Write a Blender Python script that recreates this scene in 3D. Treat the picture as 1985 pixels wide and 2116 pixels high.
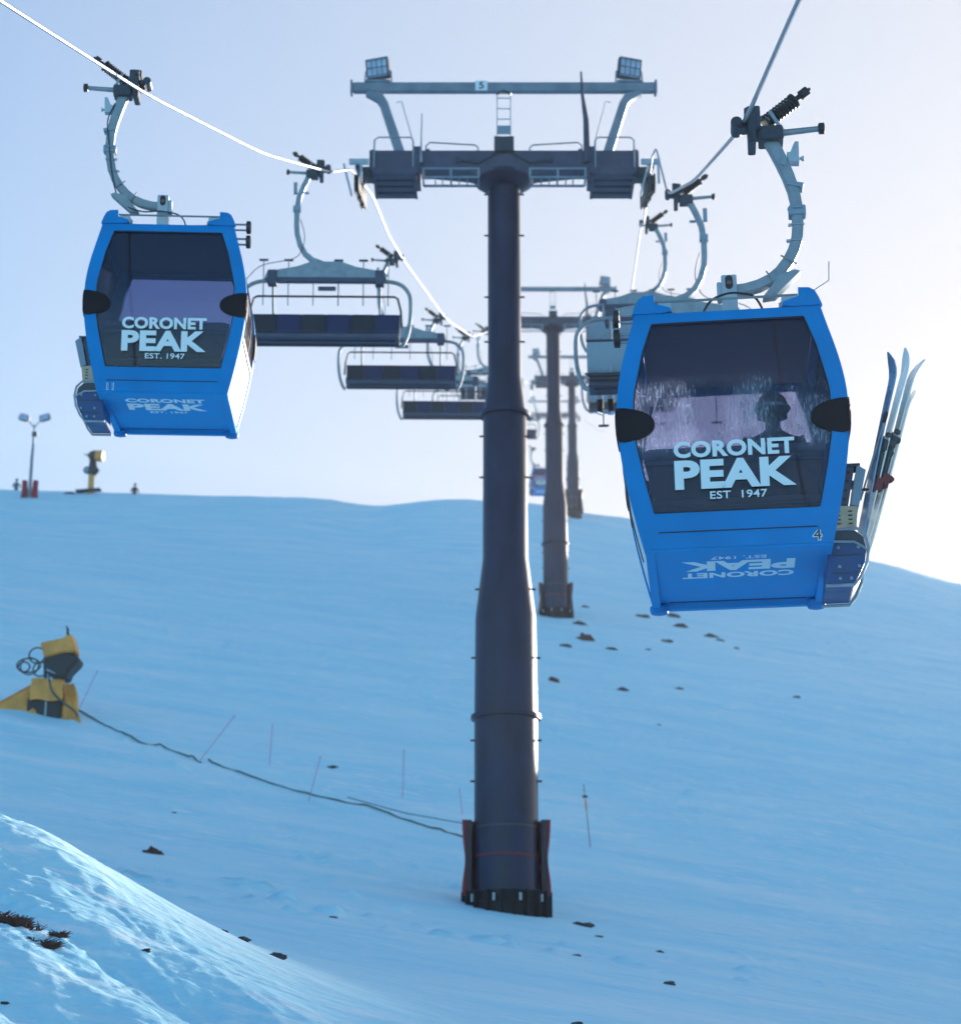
import bpy, bmesh, math, random
import numpy as np
from mathutils import Vector, Matrix, Euler
R = math.radians
random.seed(7)
sc = bpy.context.scene
for o in list(bpy.data.objects): bpy.data.objects.remove(o)
COL = sc.collection

# ------------------------------------------------------------------ camera
cam_d = bpy.data.cameras.new('camera'); cam = bpy.data.objects.new('camera', cam_d)
COL.objects.link(cam); sc.camera = cam
cam.location = (0, 0, 0); cam.rotation_euler = (R(90 + 16.8), 0, 0)
cam_d.sensor_fit = 'HORIZONTAL'; cam_d.sensor_width = 36; cam_d.lens = 4200 / 1985 * 36
cam_d.clip_start = .1; cam_d.clip_end = 3000
cam_d.dof.use_dof = True; cam_d.dof.focus_distance = 16.3; cam_d.dof.aperture_fstop = 2.6
sc.render.resolution_x = 960; sc.render.resolution_y = 1024

# ------------------------------------------------------------------ light
HAZE_D = .0003
HZ0, HZ1, HAZE = .47, .95, (1.70, 1.60, 1.62, 1)
SUN_AZ, SUN_EL = 36.0, 9.62          # degrees to the right of the view direction, above the horizon
w = bpy.data.worlds.new('World'); sc.world = w; w.use_nodes = True
nt = w.node_tree; nt.nodes.clear()
sky = nt.nodes.new('ShaderNodeTexSky'); sky.sky_type = 'NISHITA'; sky.sun_disc = False
sky.sun_elevation = R(SUN_EL); sky.sun_rotation = R(SUN_AZ)
sky.altitude = 1200; sky.air_density = 1.0; sky.dust_density = 0.6; sky.ozone_density = 4.0
bg = nt.nodes.new('ShaderNodeBackground'); bg.inputs['Strength'].default_value = .15
wo = nt.nodes.new('ShaderNodeOutputWorld')
# thin bright haze in the sunward half of the sky, thickest round the sun and near the horizon
tcw = nt.nodes.new('ShaderNodeTexCoord')
def mth(op, a, b, clamp=False):
    n = nt.nodes.new('ShaderNodeMath'); n.operation = op; n.use_clamp = clamp
    for i, v in enumerate((a, b)):
        if isinstance(v, (int, float)): n.inputs[i].default_value = v
        else: nt.links.new(v, n.inputs[i])
    return n.outputs[0]
dt = nt.nodes.new('ShaderNodeVectorMath'); dt.operation = 'DOT_PRODUCT'; nt.links.new(tcw.outputs['Generated'], dt.inputs[0])
dt.inputs[1].default_value = (math.sin(R(SUN_AZ)) * math.cos(R(SUN_EL)), math.cos(R(SUN_AZ)) * math.cos(R(SUN_EL)), math.sin(R(SUN_EL)))
sx = nt.nodes.new('ShaderNodeSeparateXYZ'); nt.links.new(tcw.outputs['Generated'], sx.inputs[0])
g0 = mth('DIVIDE', mth('SUBTRACT', dt.outputs['Value'], HZ0), HZ1 - HZ0, True)
g1 = mth('MULTIPLY', mth('SUBTRACT', .48, sx.outputs['Z'], True), .9)
g2 = mth('ADD', g0, mth('MULTIPLY', g1, mth('MULTIPLY', g0, 1.2, True)), True)
nz = nt.nodes.new('ShaderNodeTexNoise'); nz.inputs['Scale'].default_value = 2.2; nz.inputs['Detail'].default_value = 3
nt.links.new(tcw.outputs['Generated'], nz.inputs['Vector'])
g3 = mth('MULTIPLY', g2, mth('ADD', .90, mth('MULTIPLY', nz.outputs[0], .16)), True)
mxw = nt.nodes.new('ShaderNodeMix'); mxw.data_type = 'RGBA'; nt.links.new(g3, mxw.inputs[0])
tn_ = nt.nodes.new('ShaderNodeMix'); tn_.data_type = 'RGBA'; tn_.blend_type = 'MULTIPLY'; tn_.inputs[0].default_value = 1; tn_.inputs[7].default_value = (.93, 1.0, .865, 1)
nt.links.new(sky.outputs[0], tn_.inputs[6]); nt.links.new(tn_.outputs[2], mxw.inputs[6]); mxw.inputs[7].default_value = HAZE
nt.links.new(mxw.outputs[2], bg.inputs[0]); nt.links.new(bg.outputs[0], wo.inputs[0])
sd = bpy.data.lights.new('sun', 'SUN'); sd.energy = 5; sd.angle = R(.5); sd.color = (1, .88, .75)
so = bpy.data.objects.new('sun', sd); COL.objects.link(so)
S = Vector((math.sin(R(SUN_AZ)) * math.cos(R(SUN_EL)), math.cos(R(SUN_AZ)) * math.cos(R(SUN_EL)), math.sin(R(SUN_EL))))
so.rotation_euler = S.to_track_quat('Z', 'Y').to_euler(); so.location = S * 200
sc.view_settings.view_transform = 'Standard'; sc.view_settings.look = 'None'
sc.view_settings.exposure = 1.36; sc.view_settings.gamma = 1
sc.render.engine = 'CYCLES'
sc.cycles.max_bounces = 8; sc.cycles.transparent_max_bounces = 16

# ------------------------------------------------------------------ materials
def nn(t, ty, **k):
    n = t.nodes.new(ty)
    for a, b in k.items(): setattr(n, a, b)
    return n
def mat(name, col, rough=.5, metal=0., var=.0, vscale=4., bump=0., bscale=30., spec=.5, coat=0., stretch=None):
    m = bpy.data.materials.new(name); m.use_nodes = True; t = m.node_tree
    b = t.nodes['Principled BSDF']; b.inputs['Base Color'].default_value = (*col, 1)
    b.inputs['Roughness'].default_value = rough; b.inputs['Metallic'].default_value = metal
    b.inputs['Specular IOR Level'].default_value = spec
    if coat: b.inputs['Coat Weight'].default_value = coat; b.inputs['Coat Roughness'].default_value = .12
    tc = nn(t, 'ShaderNodeTexCoord'); src = tc.outputs['Object']
    if stretch:
        mp = nn(t, 'ShaderNodeMapping'); mp.inputs['Scale'].default_value = stretch
        t.links.new(src, mp.inputs[0]); src = mp.outputs[0]
    if var:
        n = nn(t, 'ShaderNodeTexNoise'); n.inputs['Scale'].default_value = vscale; n.inputs['Detail'].default_value = 6
        t.links.new(src, n.inputs['Vector'])
        r = nn(t, 'ShaderNodeMapRange'); r.inputs[1].default_value = .3; r.inputs[2].default_value = .7
        r.inputs[3].default_value = 1 - var; r.inputs[4].default_value = 1 + var
        t.links.new(n.outputs[0], r.inputs[0])
        mx = nn(t, 'ShaderNodeMix', data_type='RGBA', blend_type='MULTIPLY'); mx.inputs[0].default_value = 1
        mx.inputs[6].default_value = (*col, 1); t.links.new(r.outputs[0], mx.inputs[7]); t.links.new(mx.outputs[2], b.inputs['Base Color'])
        rr = nn(t, 'ShaderNodeMapRange'); rr.inputs[1].default_value = .3; rr.inputs[2].default_value = .7
        rr.inputs[3].default_value = max(.03, rough - .08); rr.inputs[4].default_value = rough + .1
        t.links.new(n.outputs[0], rr.inputs[0]); t.links.new(rr.outputs[0], b.inputs['Roughness'])
    if bump:
        n2 = nn(t, 'ShaderNodeTexNoise'); n2.inputs['Scale'].default_value = bscale; n2.inputs['Detail'].default_value = 5
        bp = nn(t, 'ShaderNodeBump'); bp.inputs['Strength'].default_value = bump; bp.inputs['Distance'].default_value = .02
        t.links.new(src, n2.inputs['Vector']); t.links.new(n2.outputs[0], bp.inputs['Height']); t.links.new(bp.outputs[0], b.inputs['Normal'])
    return m
M = {}
M['blue'] = mat('blue_gloss_paint', (.0, .215, .56), .5, 0, .09, 2.2, spec=.12)
M['blue_bounce'] = mat('blue_bounce_floor_paint', (.0, .28, .66), .6, 0, .08, 3, spec=.12)  # body blue brightened to stand in for light bounced off the snow
M['blue_dark'] = mat('basket_blue_paint', (.008, .06, .20), .4, 0, .12, 5)
M['galv'] = mat('galvanised_steel', (.26, .31, .35), .5, .55, .18, 9, .15, 60)
M['galvl'] = mat('bright_galvanised_steel', (.38, .43, .47), .42, .6, .12, 9)
M['rope'] = mat('stranded_wire_rope', (.36, .39, .43), .33, .85, .15, 60)
M['tower'] = mat('dark_painted_steel', (.013, .017, .048), .36, .1, .45, 2.2, .1, 14, spec=.35, stretch=(1, 1, .35))
M['arm'] = mat('weathered_grey_steel', (.07, .075, .12), .5, .4, .25, 2.5, .1, 30)
M['lampst'] = mat('pale_galvanised_beam', (.22, .26, .31), .5, .5, .2, 3)
M['black'] = mat('black_rubber', (.02, .02, .025), .5, 0, .15, 20)
M['dark'] = mat('dark_steel', (.05, .055, .07), .4, .4, .2, 20)
M['cap'] = mat('black_plastic', (.012, .009, .014), .65, 0, .12, 6, .1, 200, spec=.2)
M['navy'] = mat('navy_seat_pad', (.010, .02, .09), .55, 0, .12, 8, .2, 60)
M['pad'] = mat('black_seat_pad', (.016, .019, .034), .55, 0, .12, 8, .2, 60)
M['shell'] = mat('pale_grey_seat_shell', (.21, .29, .37), .42, 0, .08, 3)
M['door'] = mat('glare_white_door_panel', (.78, .82, .86), .35, 0, .06, 3)
M['tan'] = mat('weathered_tan_plastic', (.5, .4, .28), .5, 0, .15, 12)
M['vinyl'] = mat('pale_vinyl_lettering', (.74, .82, .86), .5)
M['white'] = mat('white_plastic', (.75, .75, .75), .4, 0, .05, 5)
M['black_ink'] = mat('black_lettering', (.02, .02, .03), .5)
M['yellow'] = mat('yellow_cover_fabric', (.78, .33, .07), .55, 0, .25, 2.5, .5, 5)
M['ypaint'] = mat('yellow_paint', (.7, .36, .06), .4, 0, .12, 4)
M['red'] = mat('red_pad_vinyl', (.30, .012, .03), .5, 0, .2, 3, .4, 6)
M['pink'] = mat('pink_marker_plastic', (.55, .22, .42), .5)
M['bronze'] = mat('dark_brown_seat_back', (.26, .09, .065), .32, 0, .2, 5)
M['lining'] = mat('grey_cabin_lining', (.24, .24, .28), .6, 0, .1, 5)
M['seam'] = mat('black_sealant', (.01, .015, .03), .6)
M['lampglass'] = mat('lamp_lens', (.35, .45, .6), .2, 0, .2, 8)
M['concrete'] = mat('dark_wet_concrete', (.008, .008, .012), .7, 0, .3, 3, .4, 12)
M['hose'] = mat('green_hose_rubber', (.05, .10, .09), .55, 0, .2, 6)
M['rock'] = mat('dark_schist_rock', (.045, .042, .05), .8, 0, .4, 9, .8, 12)
M['brown'] = mat('frozen_brown_tussock', (.10, .045, .035), .8, 0, .4, 30)
M['soil'] = mat('brown_frozen_soil', (.09, .035, .03), .9, 0, .4, 10, .8, 14)
M['jacket'] = mat('dark_jacket_fabric', (.02, .024, .045), .8, 0, .2, 9, .4, 40)
M['pants'] = mat('pale_blue_ski_trousers', (.30, .40, .52), .8, 0, .15, 9, .4, 40)
M['teal'] = mat('teal_jacket_fabric', (.02, .14, .18), .8, 0, .1, 9)
M['skin'] = mat('skin', (.55, .33, .25), .5)
M['hair'] = mat('brown_hair', (.05, .03, .02), .6)
M['ski_white'] = mat('white_ski_topsheet', (.8, .8, .78), .25, 0, .05, 6)
M['ski_blue'] = mat('blue_grey_ski_base', (.22, .34, .5), .25, 0, .15, 6)
M['binding_red'] = mat('red_binding_plastic', (.16, .02, .03), .4)
M['goggle'] = mat('goggle_lens', (.3, .33, .4), .08, .6)
M['orange'] = mat('orange_tape', (.75, .25, .08), .5)

def glass_mat(name, tint, rough=.03, scratches=0., band=None):
    m = bpy.data.materials.new(name); m.use_nodes = True; t = m.node_tree; t.nodes.clear()
    out = nn(t, 'ShaderNodeOutputMaterial'); tr = nn(t, 'ShaderNodeBsdfTransparent'); tr.inputs[0].default_value = (*tint, 1)
    gl = nn(t, 'ShaderNodeBsdfGlossy'); gl.inputs['Roughness'].default_value = rough; gl.inputs['Color'].default_value = (.62, .62, .66, 1)
    fr = nn(t, 'ShaderNodeFresnel'); fr.inputs[0].default_value = 1.5
    mx = nn(t, 'ShaderNodeMixShader'); t.links.new(fr.outputs[0], mx.inputs[0]); t.links.new(tr.outputs[0], mx.inputs[1]); t.links.new(gl.outputs[0], mx.inputs[2])
    last = mx
    if scratches:      # frost specks and fine vertical scratches on the pane
        tc = nn(t, 'ShaderNodeTexCoord')
        sh = []
        for sca, lo, hi, st in (((75, 75, 10), .56, .68, 0), ((34, 34, 26), .62, .70, 1), ((3.2, 3.2, 2.4), .42, .7, 2)):
            mp = nn(t, 'ShaderNodeMapping'); mp.inputs['Scale'].default_value = sca
            n = nn(t, 'ShaderNodeTexNoise'); n.inputs['Scale'].default_value = 1; n.inputs['Detail'].default_value = 3
            r = nn(t, 'ShaderNodeMapRange'); r.inputs[1].default_value = lo; r.inputs[2].default_value = hi
            t.links.new(tc.outputs['Object'], mp.inputs[0]); t.links.new(mp.outputs[0], n.inputs['Vector']); t.links.new(n.outputs[0], r.inputs[0]); sh.append(r)
        a = nn(t, 'ShaderNodeMath', operation='MAXIMUM'); t.links.new(sh[0].outputs[0], a.inputs[0]); t.links.new(sh[1].outputs[0], a.inputs[1])
        g = nn(t, 'ShaderNodeMath', operation='MULTIPLY_ADD'); g.inputs[1].default_value = .7; g.inputs[2].default_value = .12
        t.links.new(sh[2].outputs[0], g.inputs[0])
        b = nn(t, 'ShaderNodeMath', operation='MULTIPLY'); t.links.new(a.outputs[0], b.inputs[0]); t.links.new(g.outputs[0], b.inputs[1])
        c = nn(t, 'ShaderNodeMath', operation='MULTIPLY_ADD'); c.inputs[1].default_value = 1.5 * scratches
        t.links.new(b.outputs[0], c.inputs[0])
        d = nn(t, 'ShaderNodeMath', operation='MULTIPLY'); d.inputs[1].default_value = .26 * scratches; t.links.new(sh[2].outputs[0], d.inputs[0]); t.links.new(d.outputs[0], c.inputs[2])
        if band:
            sz = nn(t, 'ShaderNodeSeparateXYZ'); t.links.new(tc.outputs['Object'], sz.inputs[0])
            e1 = nn(t, 'ShaderNodeMapRange'); e1.inputs[1].default_value = band[0]; e1.inputs[2].default_value = band[0] + .12; t.links.new(sz.outputs['Z'], e1.inputs[0])
            e2 = nn(t, 'ShaderNodeMapRange'); e2.inputs[1].default_value = band[1]; e2.inputs[2].default_value = band[1] - .15; t.links.new(sz.outputs['Z'], e2.inputs[0])
            e3 = nn(t, 'ShaderNodeMath', operation='MULTIPLY'); t.links.new(e1.outputs[0], e3.inputs[0]); t.links.new(e2.outputs[0], e3.inputs[1])
            e4 = nn(t, 'ShaderNodeMath', operation='MULTIPLY'); t.links.new(c.outputs[0], e4.inputs[0]); t.links.new(e3.outputs[0], e4.inputs[1]); c = e4
        tl = nn(t, 'ShaderNodeBsdfTranslucent'); tl.inputs[0].default_value = (.8, .85, .95, 1)
        df = nn(t, 'ShaderNodeBsdfDiffuse'); df.inputs[0].default_value = (.7, .8, .9, 1)
        m2 = nn(t, 'ShaderNodeMixShader'); m2.inputs[0].default_value = .4; t.links.new(tl.outputs[0], m2.inputs[1]); t.links.new(df.outputs[0], m2.inputs[2])
        m3 = nn(t, 'ShaderNodeMixShader'); t.links.new(c.outputs[0], m3.inputs[0]); t.links.new(mx.outputs[0], m3.inputs[1]); t.links.new(m2.outputs[0], m3.inputs[2])
        last = m3
    t.links.new(last.outputs[0], out.inputs[0])
    return m
M['glass'] = glass_mat('tinted_cabin_glass', (.58, .61, .74))
M['glass_scr'] = glass_mat('scratched_tinted_glass', (.66, .66, .74), scratches=1.)
M['glass_band'] = glass_mat('frosted_front_glass', (.60, .62, .74), scratches=.8, band=(.74, 1.5))
M['side_glass'] = glass_mat('smoked_side_glass', (.16, .2, .3), .12)

def snow_mat():
    m = bpy.data.materials.new('snow'); m.use_nodes = True; t = m.node_tree; b = t.nodes['Principled BSDF']
    b.inputs['Roughness'].default_value = .7; b.inputs['Specular IOR Level'].default_value = .25
    tc = nn(t, 'ShaderNodeTexCoord')
    n = nn(t, 'ShaderNodeTexNoise'); n.inputs['Scale'].default_value = .35; n.inputs['Detail'].default_value = 8; n.inputs['Roughness'].default_value = .6
    mp = nn(t, 'ShaderNodeMapping'); mp.inputs['Scale'].default_value = (.6, 1.6, 1); t.links.new(tc.outputs['Object'], mp.inputs[0]); t.links.new(mp.outputs[0], n.inputs['Vector'])
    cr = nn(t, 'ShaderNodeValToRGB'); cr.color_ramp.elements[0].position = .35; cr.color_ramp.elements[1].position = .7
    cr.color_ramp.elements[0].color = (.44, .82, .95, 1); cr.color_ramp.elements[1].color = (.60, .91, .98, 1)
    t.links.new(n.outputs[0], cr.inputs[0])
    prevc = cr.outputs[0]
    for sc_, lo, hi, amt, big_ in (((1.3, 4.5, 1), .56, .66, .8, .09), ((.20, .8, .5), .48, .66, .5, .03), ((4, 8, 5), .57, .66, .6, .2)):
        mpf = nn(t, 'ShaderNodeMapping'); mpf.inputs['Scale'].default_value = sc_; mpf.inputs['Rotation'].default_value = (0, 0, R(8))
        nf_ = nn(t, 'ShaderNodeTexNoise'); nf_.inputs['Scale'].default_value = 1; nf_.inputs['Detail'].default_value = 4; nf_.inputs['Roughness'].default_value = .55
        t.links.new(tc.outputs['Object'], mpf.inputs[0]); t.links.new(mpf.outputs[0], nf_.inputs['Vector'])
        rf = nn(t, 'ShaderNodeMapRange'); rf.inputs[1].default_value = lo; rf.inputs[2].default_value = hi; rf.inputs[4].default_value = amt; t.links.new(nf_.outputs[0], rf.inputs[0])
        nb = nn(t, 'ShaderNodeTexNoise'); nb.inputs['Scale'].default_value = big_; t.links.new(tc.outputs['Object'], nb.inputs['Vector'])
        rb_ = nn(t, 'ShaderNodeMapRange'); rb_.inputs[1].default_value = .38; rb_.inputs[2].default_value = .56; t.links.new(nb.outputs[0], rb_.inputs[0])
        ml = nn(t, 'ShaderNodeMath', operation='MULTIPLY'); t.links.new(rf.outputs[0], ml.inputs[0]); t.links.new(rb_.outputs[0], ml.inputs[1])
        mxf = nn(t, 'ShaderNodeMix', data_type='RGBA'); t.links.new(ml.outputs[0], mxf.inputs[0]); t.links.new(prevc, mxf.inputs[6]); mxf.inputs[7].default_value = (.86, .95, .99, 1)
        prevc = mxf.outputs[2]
    t.links.new(prevc, b.inputs['Base Color'])
    prev = None
    for sca, st, dist, ms in ((9., .35, .03, (1, 2.2, 1)), (1.3, .5, .12, (.6, 2.4, 1)), (60., .25, .006, (1, 1, 1))):
        mp2 = nn(t, 'ShaderNodeMapping'); mp2.inputs['Scale'].default_value = ms; mp2.inputs['Rotation'].default_value = (0, 0, R(14))
        n2 = nn(t, 'ShaderNodeTexNoise'); n2.inputs['Scale'].default_value = sca; n2.inputs['Detail'].default_value = 6; n2.inputs['Roughness'].default_value = .62
        t.links.new(tc.outputs['Object'], mp2.inputs[0]); t.links.new(mp2.outputs[0], n2.inputs['Vector'])
        bp = nn(t, 'ShaderNodeBump'); bp.inputs['Strength'].default_value = st; bp.inputs['Distance'].default_value = dist
        t.links.new(n2.outputs[0], bp.inputs['Height'])
        if prev: t.links.new(prev.outputs[0], bp.inputs['Normal'])
        prev = bp
    t.links.new(prev.outputs[0], b.inputs['Normal'])
    return m
M['snow'] = snow_mat()

# ------------------------------------------------------------------ helpers
def tag(o, label=None, cat=None, group=None, kind=None):
    for k, v in (('label', label), ('category', cat), ('group', group), ('kind', kind)):
        if v: o[k] = v
    return o
def empty(name, loc, rot=(0, 0, 0), scale=1, **k):
    o = bpy.data.objects.new(name, None); COL.objects.link(o); o.location = loc; o.rotation_euler = rot
    o.scale = (scale,) * 3; o.empty_display_size = .2
    return tag(o, **k)
def frame(d):
    d = d.normalized(); a = Vector((0, 0, 1)) if abs(d.z) < .95 else Vector((0, 1, 0))
    u = d.cross(a).normalized(); return u, d.cross(u).normalized()
class MB:
    def __init__(s): s.v = []; s.f = []; s.g = []
    def add(s, vs, fs):
        n = len(s.v); s.g.append((n, len(s.f), len(vs), len(fs))); s.v += [tuple(v) for v in vs]; s.f += [tuple(i + n for i in f) for f in fs]; return s
    def box(s, c, d, rot=None):
        c = Vector(c); h = [x / 2 for x in d]; vs = []
        mt = Euler(rot).to_matrix() if rot else None
        for x in (-1, 1):
            for y in (-1, 1):
                for z in (-1, 1):
                    p = Vector((x * h[0], y * h[1], z * h[2]))
                    vs.append(c + (mt @ p if mt else p))
        return s.add(vs, [(0, 1, 3, 2), (4, 6, 7, 5), (0, 4, 5, 1), (2, 3, 7, 6), (0, 2, 6, 4), (1, 5, 7, 3)])
    def tube(s, pts, r, n=10, closed=False, ell=None, cap=True):
        pts = [Vector(p) for p in pts]; k = len(pts); rs = r if isinstance(r, (list, tuple)) else [r] * k
        vs = []; u = None
        for i, p in enumerate(pts):
            a = pts[(i - 1) % k] if (i or closed) else p; b = pts[(i + 1) % k] if (i < k - 1 or closed) else p
            d = (b - a)
            if d.length < 1e-9: d = Vector((0, 0, 1))
            d.normalize()
            if u is None: u, v = frame(d)
            else:
                u = (u - d * u.dot(d)); u = u.normalized() if u.length > 1e-6 else frame(d)[0]; v = d.cross(u)
            for j in range(n):
                t = 2 * math.pi * j / n
                e = ell or (1, 1)
                vs.append(p + (u * math.cos(t) * e[0] + v * math.sin(t) * e[1]) * rs[i])
        fs = []
        for i in range(k if closed else k - 1):
            i2 = (i + 1) % k
            for j in range(n):
                j2 = (j + 1) % n; fs.append((i * n + j, i * n + j2, i2 * n + j2, i2 * n + j))
        if cap and not closed: fs += [tuple(range(n))[::-1], tuple((k - 1) * n + j for j in range(n))]
        return s.add(vs, fs)
    def cyl(s, a, b, r, n=16): return s.tube([a, b], r, n)
    def ribbon(s, pts, w, d, axis=(0, 1, 0)):       # rectangular bar along a path: w in the path plane, d along axis
        pts = [Vector(p) for p in pts]; ax = Vector(axis).normalized(); k = len(pts); vs = []
        ws = w if isinstance(w, (list, tuple)) else [w] * k
        for i, p in enumerate(pts):
            a = pts[max(i - 1, 0)]; b = pts[min(i + 1, k - 1)]; t = (b - a).normalized(); nrm = t.cross(ax).normalized()
            for sx, sy in ((-1, -1), (1, -1), (1, 1), (-1, 1)): vs.append(p + nrm * ws[i] / 2 * sx + ax * d / 2 * sy)
        fs = [(i * 4 + j, i * 4 + (j + 1) % 4, i * 4 + 4 + (j + 1) % 4, i * 4 + 4 + j) for i in range(k - 1) for j in range(4)]
        fs += [(3, 2, 1, 0), tuple((k - 1) * 4 + j for j in range(4))]
        return s.add(vs, fs)
    def lathe(s, prof, c=(0, 0, 0), n=32, ax='z', cap=True):   # prof: (radius, height)
        vs = []
        for r, h in prof:
            for j in range(n):
                t = 2 * math.pi * j / n; a, b = r * math.cos(t), r * math.sin(t)
                q = (a, b, h) if ax == 'z' else (h, a, b) if ax == 'x' else (b, h, a)
                vs.append((c[0] + q[0], c[1] + q[1], c[2] + q[2]))
        fs = [(i * n + j, i * n + (j + 1) % n, (i + 1) * n + (j + 1) % n, (i + 1) * n + j) for i in range(len(prof) - 1) for j in range(n)]
        if cap: fs += [tuple(range(n))[::-1], tuple((len(prof) - 1) * n + j for j in range(n))]
        return s.add(vs, fs)
    def prism(s, poly, a, b, plane='xz'):            # polygon extruded between a and b along the third axis
        def q(p, h):
            return {'xz': (p[0], h, p[1]), 'xy': (p[0], p[1], h), 'yz': (h, p[0], p[1])}[plane]
        n = len(poly); vs = [q(p, a) for p in poly] + [q(p, b) for p in poly]
        return s.add(vs, [tuple(range(n)), tuple(range(2 * n - 1, n - 1, -1))] + [(i, i + n, (i + 1) % n + n, (i + 1) % n) for i in range(n)])
    def grid(s, fn, nu, nv):                         # fn(u,v) -> (outer, inner) : closed slab
        vs = []; N = (nu + 1) * (nv + 1)
        for k in (0, 1):
            for i in range(nu + 1):
                for j in range(nv + 1): vs.append(fn(i / nu, j / nv)[k])
        I = lambda i, j, k: k * N + i * (nv + 1) + j
        fs = []
        for i in range(nu):
            for j in range(nv):
                fs.append((I(i, j, 0), I(i + 1, j, 0), I(i + 1, j + 1, 0), I(i, j + 1, 0)))
                fs.append((I(i, j, 1), I(i, j + 1, 1), I(i + 1, j + 1, 1), I(i + 1, j, 1)))
        for i in range(nu):
            fs.append((I(i, 0, 0), I(i, 0, 1), I(i + 1, 0, 1), I(i + 1, 0, 0))); fs.append((I(i, nv, 0), I(i + 1, nv, 0), I(i + 1, nv, 1), I(i, nv, 1)))
        for j in range(nv):
            fs.append((I(0, j, 0), I(0, j + 1, 0), I(0, j + 1, 1), I(0, j, 1))); fs.append((I(nu, j, 0), I(nu, j, 1), I(nu, j + 1, 1), I(nu, j + 1, 0)))
        return s.add(vs, fs)
    def ball(s, c, r, n=14, m=9):
        r = r if isinstance(r, (list, tuple)) else (r, r, r); vs = [(c[0], c[1], c[2] - r[2])]
        for i in range(1, m):
            p = math.pi * i / m
            for j in range(n):
                t = 2 * math.pi * j / n; vs.append((c[0] + r[0] * math.sin(p) * math.cos(t), c[1] + r[1] * math.sin(p) * math.sin(t), c[2] - r[2] * math.cos(p)))
        vs.append((c[0], c[1], c[2] + r[2])); L = len(vs) - 1
        fs = [(0, 1 + (j + 1) % n, 1 + j) for j in range(n)]
        for i in range(m - 2):
            for j in range(n): a = 1 + i * n; fs.append((a + j, a + (j + 1) % n, a + n + (j + 1) % n, a + n + j))
        a = 1 + (m - 2) * n; fs += [(a + j, a + (j + 1) % n, L) for j in range(n)]
        return s.add(vs, fs)
    def each(s, name, m, parent=None, **k):          # one object per piece
        out = []
        for a, b, c, d in s.g:
            q = MB(); q.add(s.v[a:a + c], [tuple(i - a for i in f) for f in s.f[b:b + d]]); out.append(q.build(name, m, parent, **k))
        return out
    def build(s, name, m, parent=None, loc=(0, 0, 0), rot=(0, 0, 0), bevel=0, smooth=True, label=None):
        me = bpy.data.meshes.new(name); me.from_pydata(s.v, [], s.f); me.update()
        bm = bmesh.new(); bm.from_mesh(me); bmesh.ops.recalc_face_normals(bm, faces=bm.faces)
        if bevel: bmesh.ops.bevel(bm, geom=[e for e in bm.edges if e.is_manifold and e.calc_face_angle(0) > .6], offset=bevel, segments=2, affect='EDGES', clamp_overlap=True)
        bm.to_mesh(me); bm.free()
        if smooth:
            me.polygons.foreach_set('use_smooth', [True] * len(me.polygons)); me.set_sharp_from_angle(angle=R(38))
        me.materials.append(M[m] if isinstance(m, str) else m)
        o = bpy.data.objects.new(name, me); COL.objects.link(o); o.parent = parent; o.location = loc; o.rotation_euler = rot
        if label: o['label'] = label
        return o
def copy_tree(o, parent=None, top=True, **k):
    c = o.copy(); COL.objects.link(c); c.parent = parent
    for ch in list(o.children): copy_tree(ch, c, False)
    return tag(c, **k) if top else c
def text_obj(name, rows, m, parent, M4, thick=.0014, bold=.018):
    """rows: (string, x centre, baseline, width, cap height); laid out on a plane, placed by the 4x4 matrix M4"""
    vs, fs = [], []
    for s_, xc, yb, wd, ht in rows:
        big = (.044 if len(s_) == 4 else .040) if ht > .12 else .014
        cu = bpy.data.curves.new('letters', 'FONT'); cu.body = s_; cu.size = 1; cu.offset = bold if bold != .018 else big; cu.extrude = .5; cu.resolution_u = 4
        cu.space_character = 1.04
        to = bpy.data.objects.new('letters', cu); COL.objects.link(to)
        me = bpy.data.meshes.new_from_object(to.evaluated_get(bpy.context.evaluated_depsgraph_get()))
        co = [v.co.copy() for v in me.vertices]
        x0 = min(c.x for c in co); x1 = max(c.x for c in co); y0 = min(c.y for c in co); y1 = max(c.y for c in co)
        n = len(vs)
        vs += [tuple(M4 @ Vector((xc + ((c.x - x0) / (x1 - x0) - .5) * wd, yb + (c.y - y0) / (y1 - y0) * ht, (c.z + .5) * thick))) for c in co]
        fs += [tuple(i + n for i in p.vertices) for p in me.polygons]
        bpy.data.objects.remove(to); bpy.data.curves.remove(cu); bpy.data.meshes.remove(me)
    me = bpy.data.meshes.new(name); me.from_pydata(vs, [], fs); me.update(); me.materials.append(M[m])
    o = bpy.data.objects.new(name, me); COL.objects.link(o); o.parent = parent
    return o
def skin_body(name, joints, edges, m, parent=None, sub=2):
    me = bpy.data.meshes.new('b'); me.from_pydata([j[0] for j in joints], edges, []); o = bpy.data.objects.new('b', me); COL.objects.link(o)
    sk = o.modifiers.new('s', 'SKIN'); sk.use_smooth_shade = True
    for i, j in enumerate(joints):
        r = j[1]; me.skin_vertices[0].data[i].radius = (r, r) if not isinstance(r, tuple) else r
    me.skin_vertices[0].data[0].use_root = True
    ss = o.modifiers.new('d', 'SUBSURF'); ss.levels = sub; ss.render_levels = sub
    dg = bpy.context.evaluated_depsgraph_get(); dg.update()
    nm = bpy.data.meshes.new_from_object(o.evaluated_get(dg)); bpy.data.objects.remove(o)
    nm.name = name; nm.materials.clear(); nm.materials.append(M[m]); nm.polygons.foreach_set('use_smooth', [True] * len(nm.polygons))
    b = bpy.data.objects.new(name, nm); COL.objects.link(b); b.parent = parent
    return b

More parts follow.
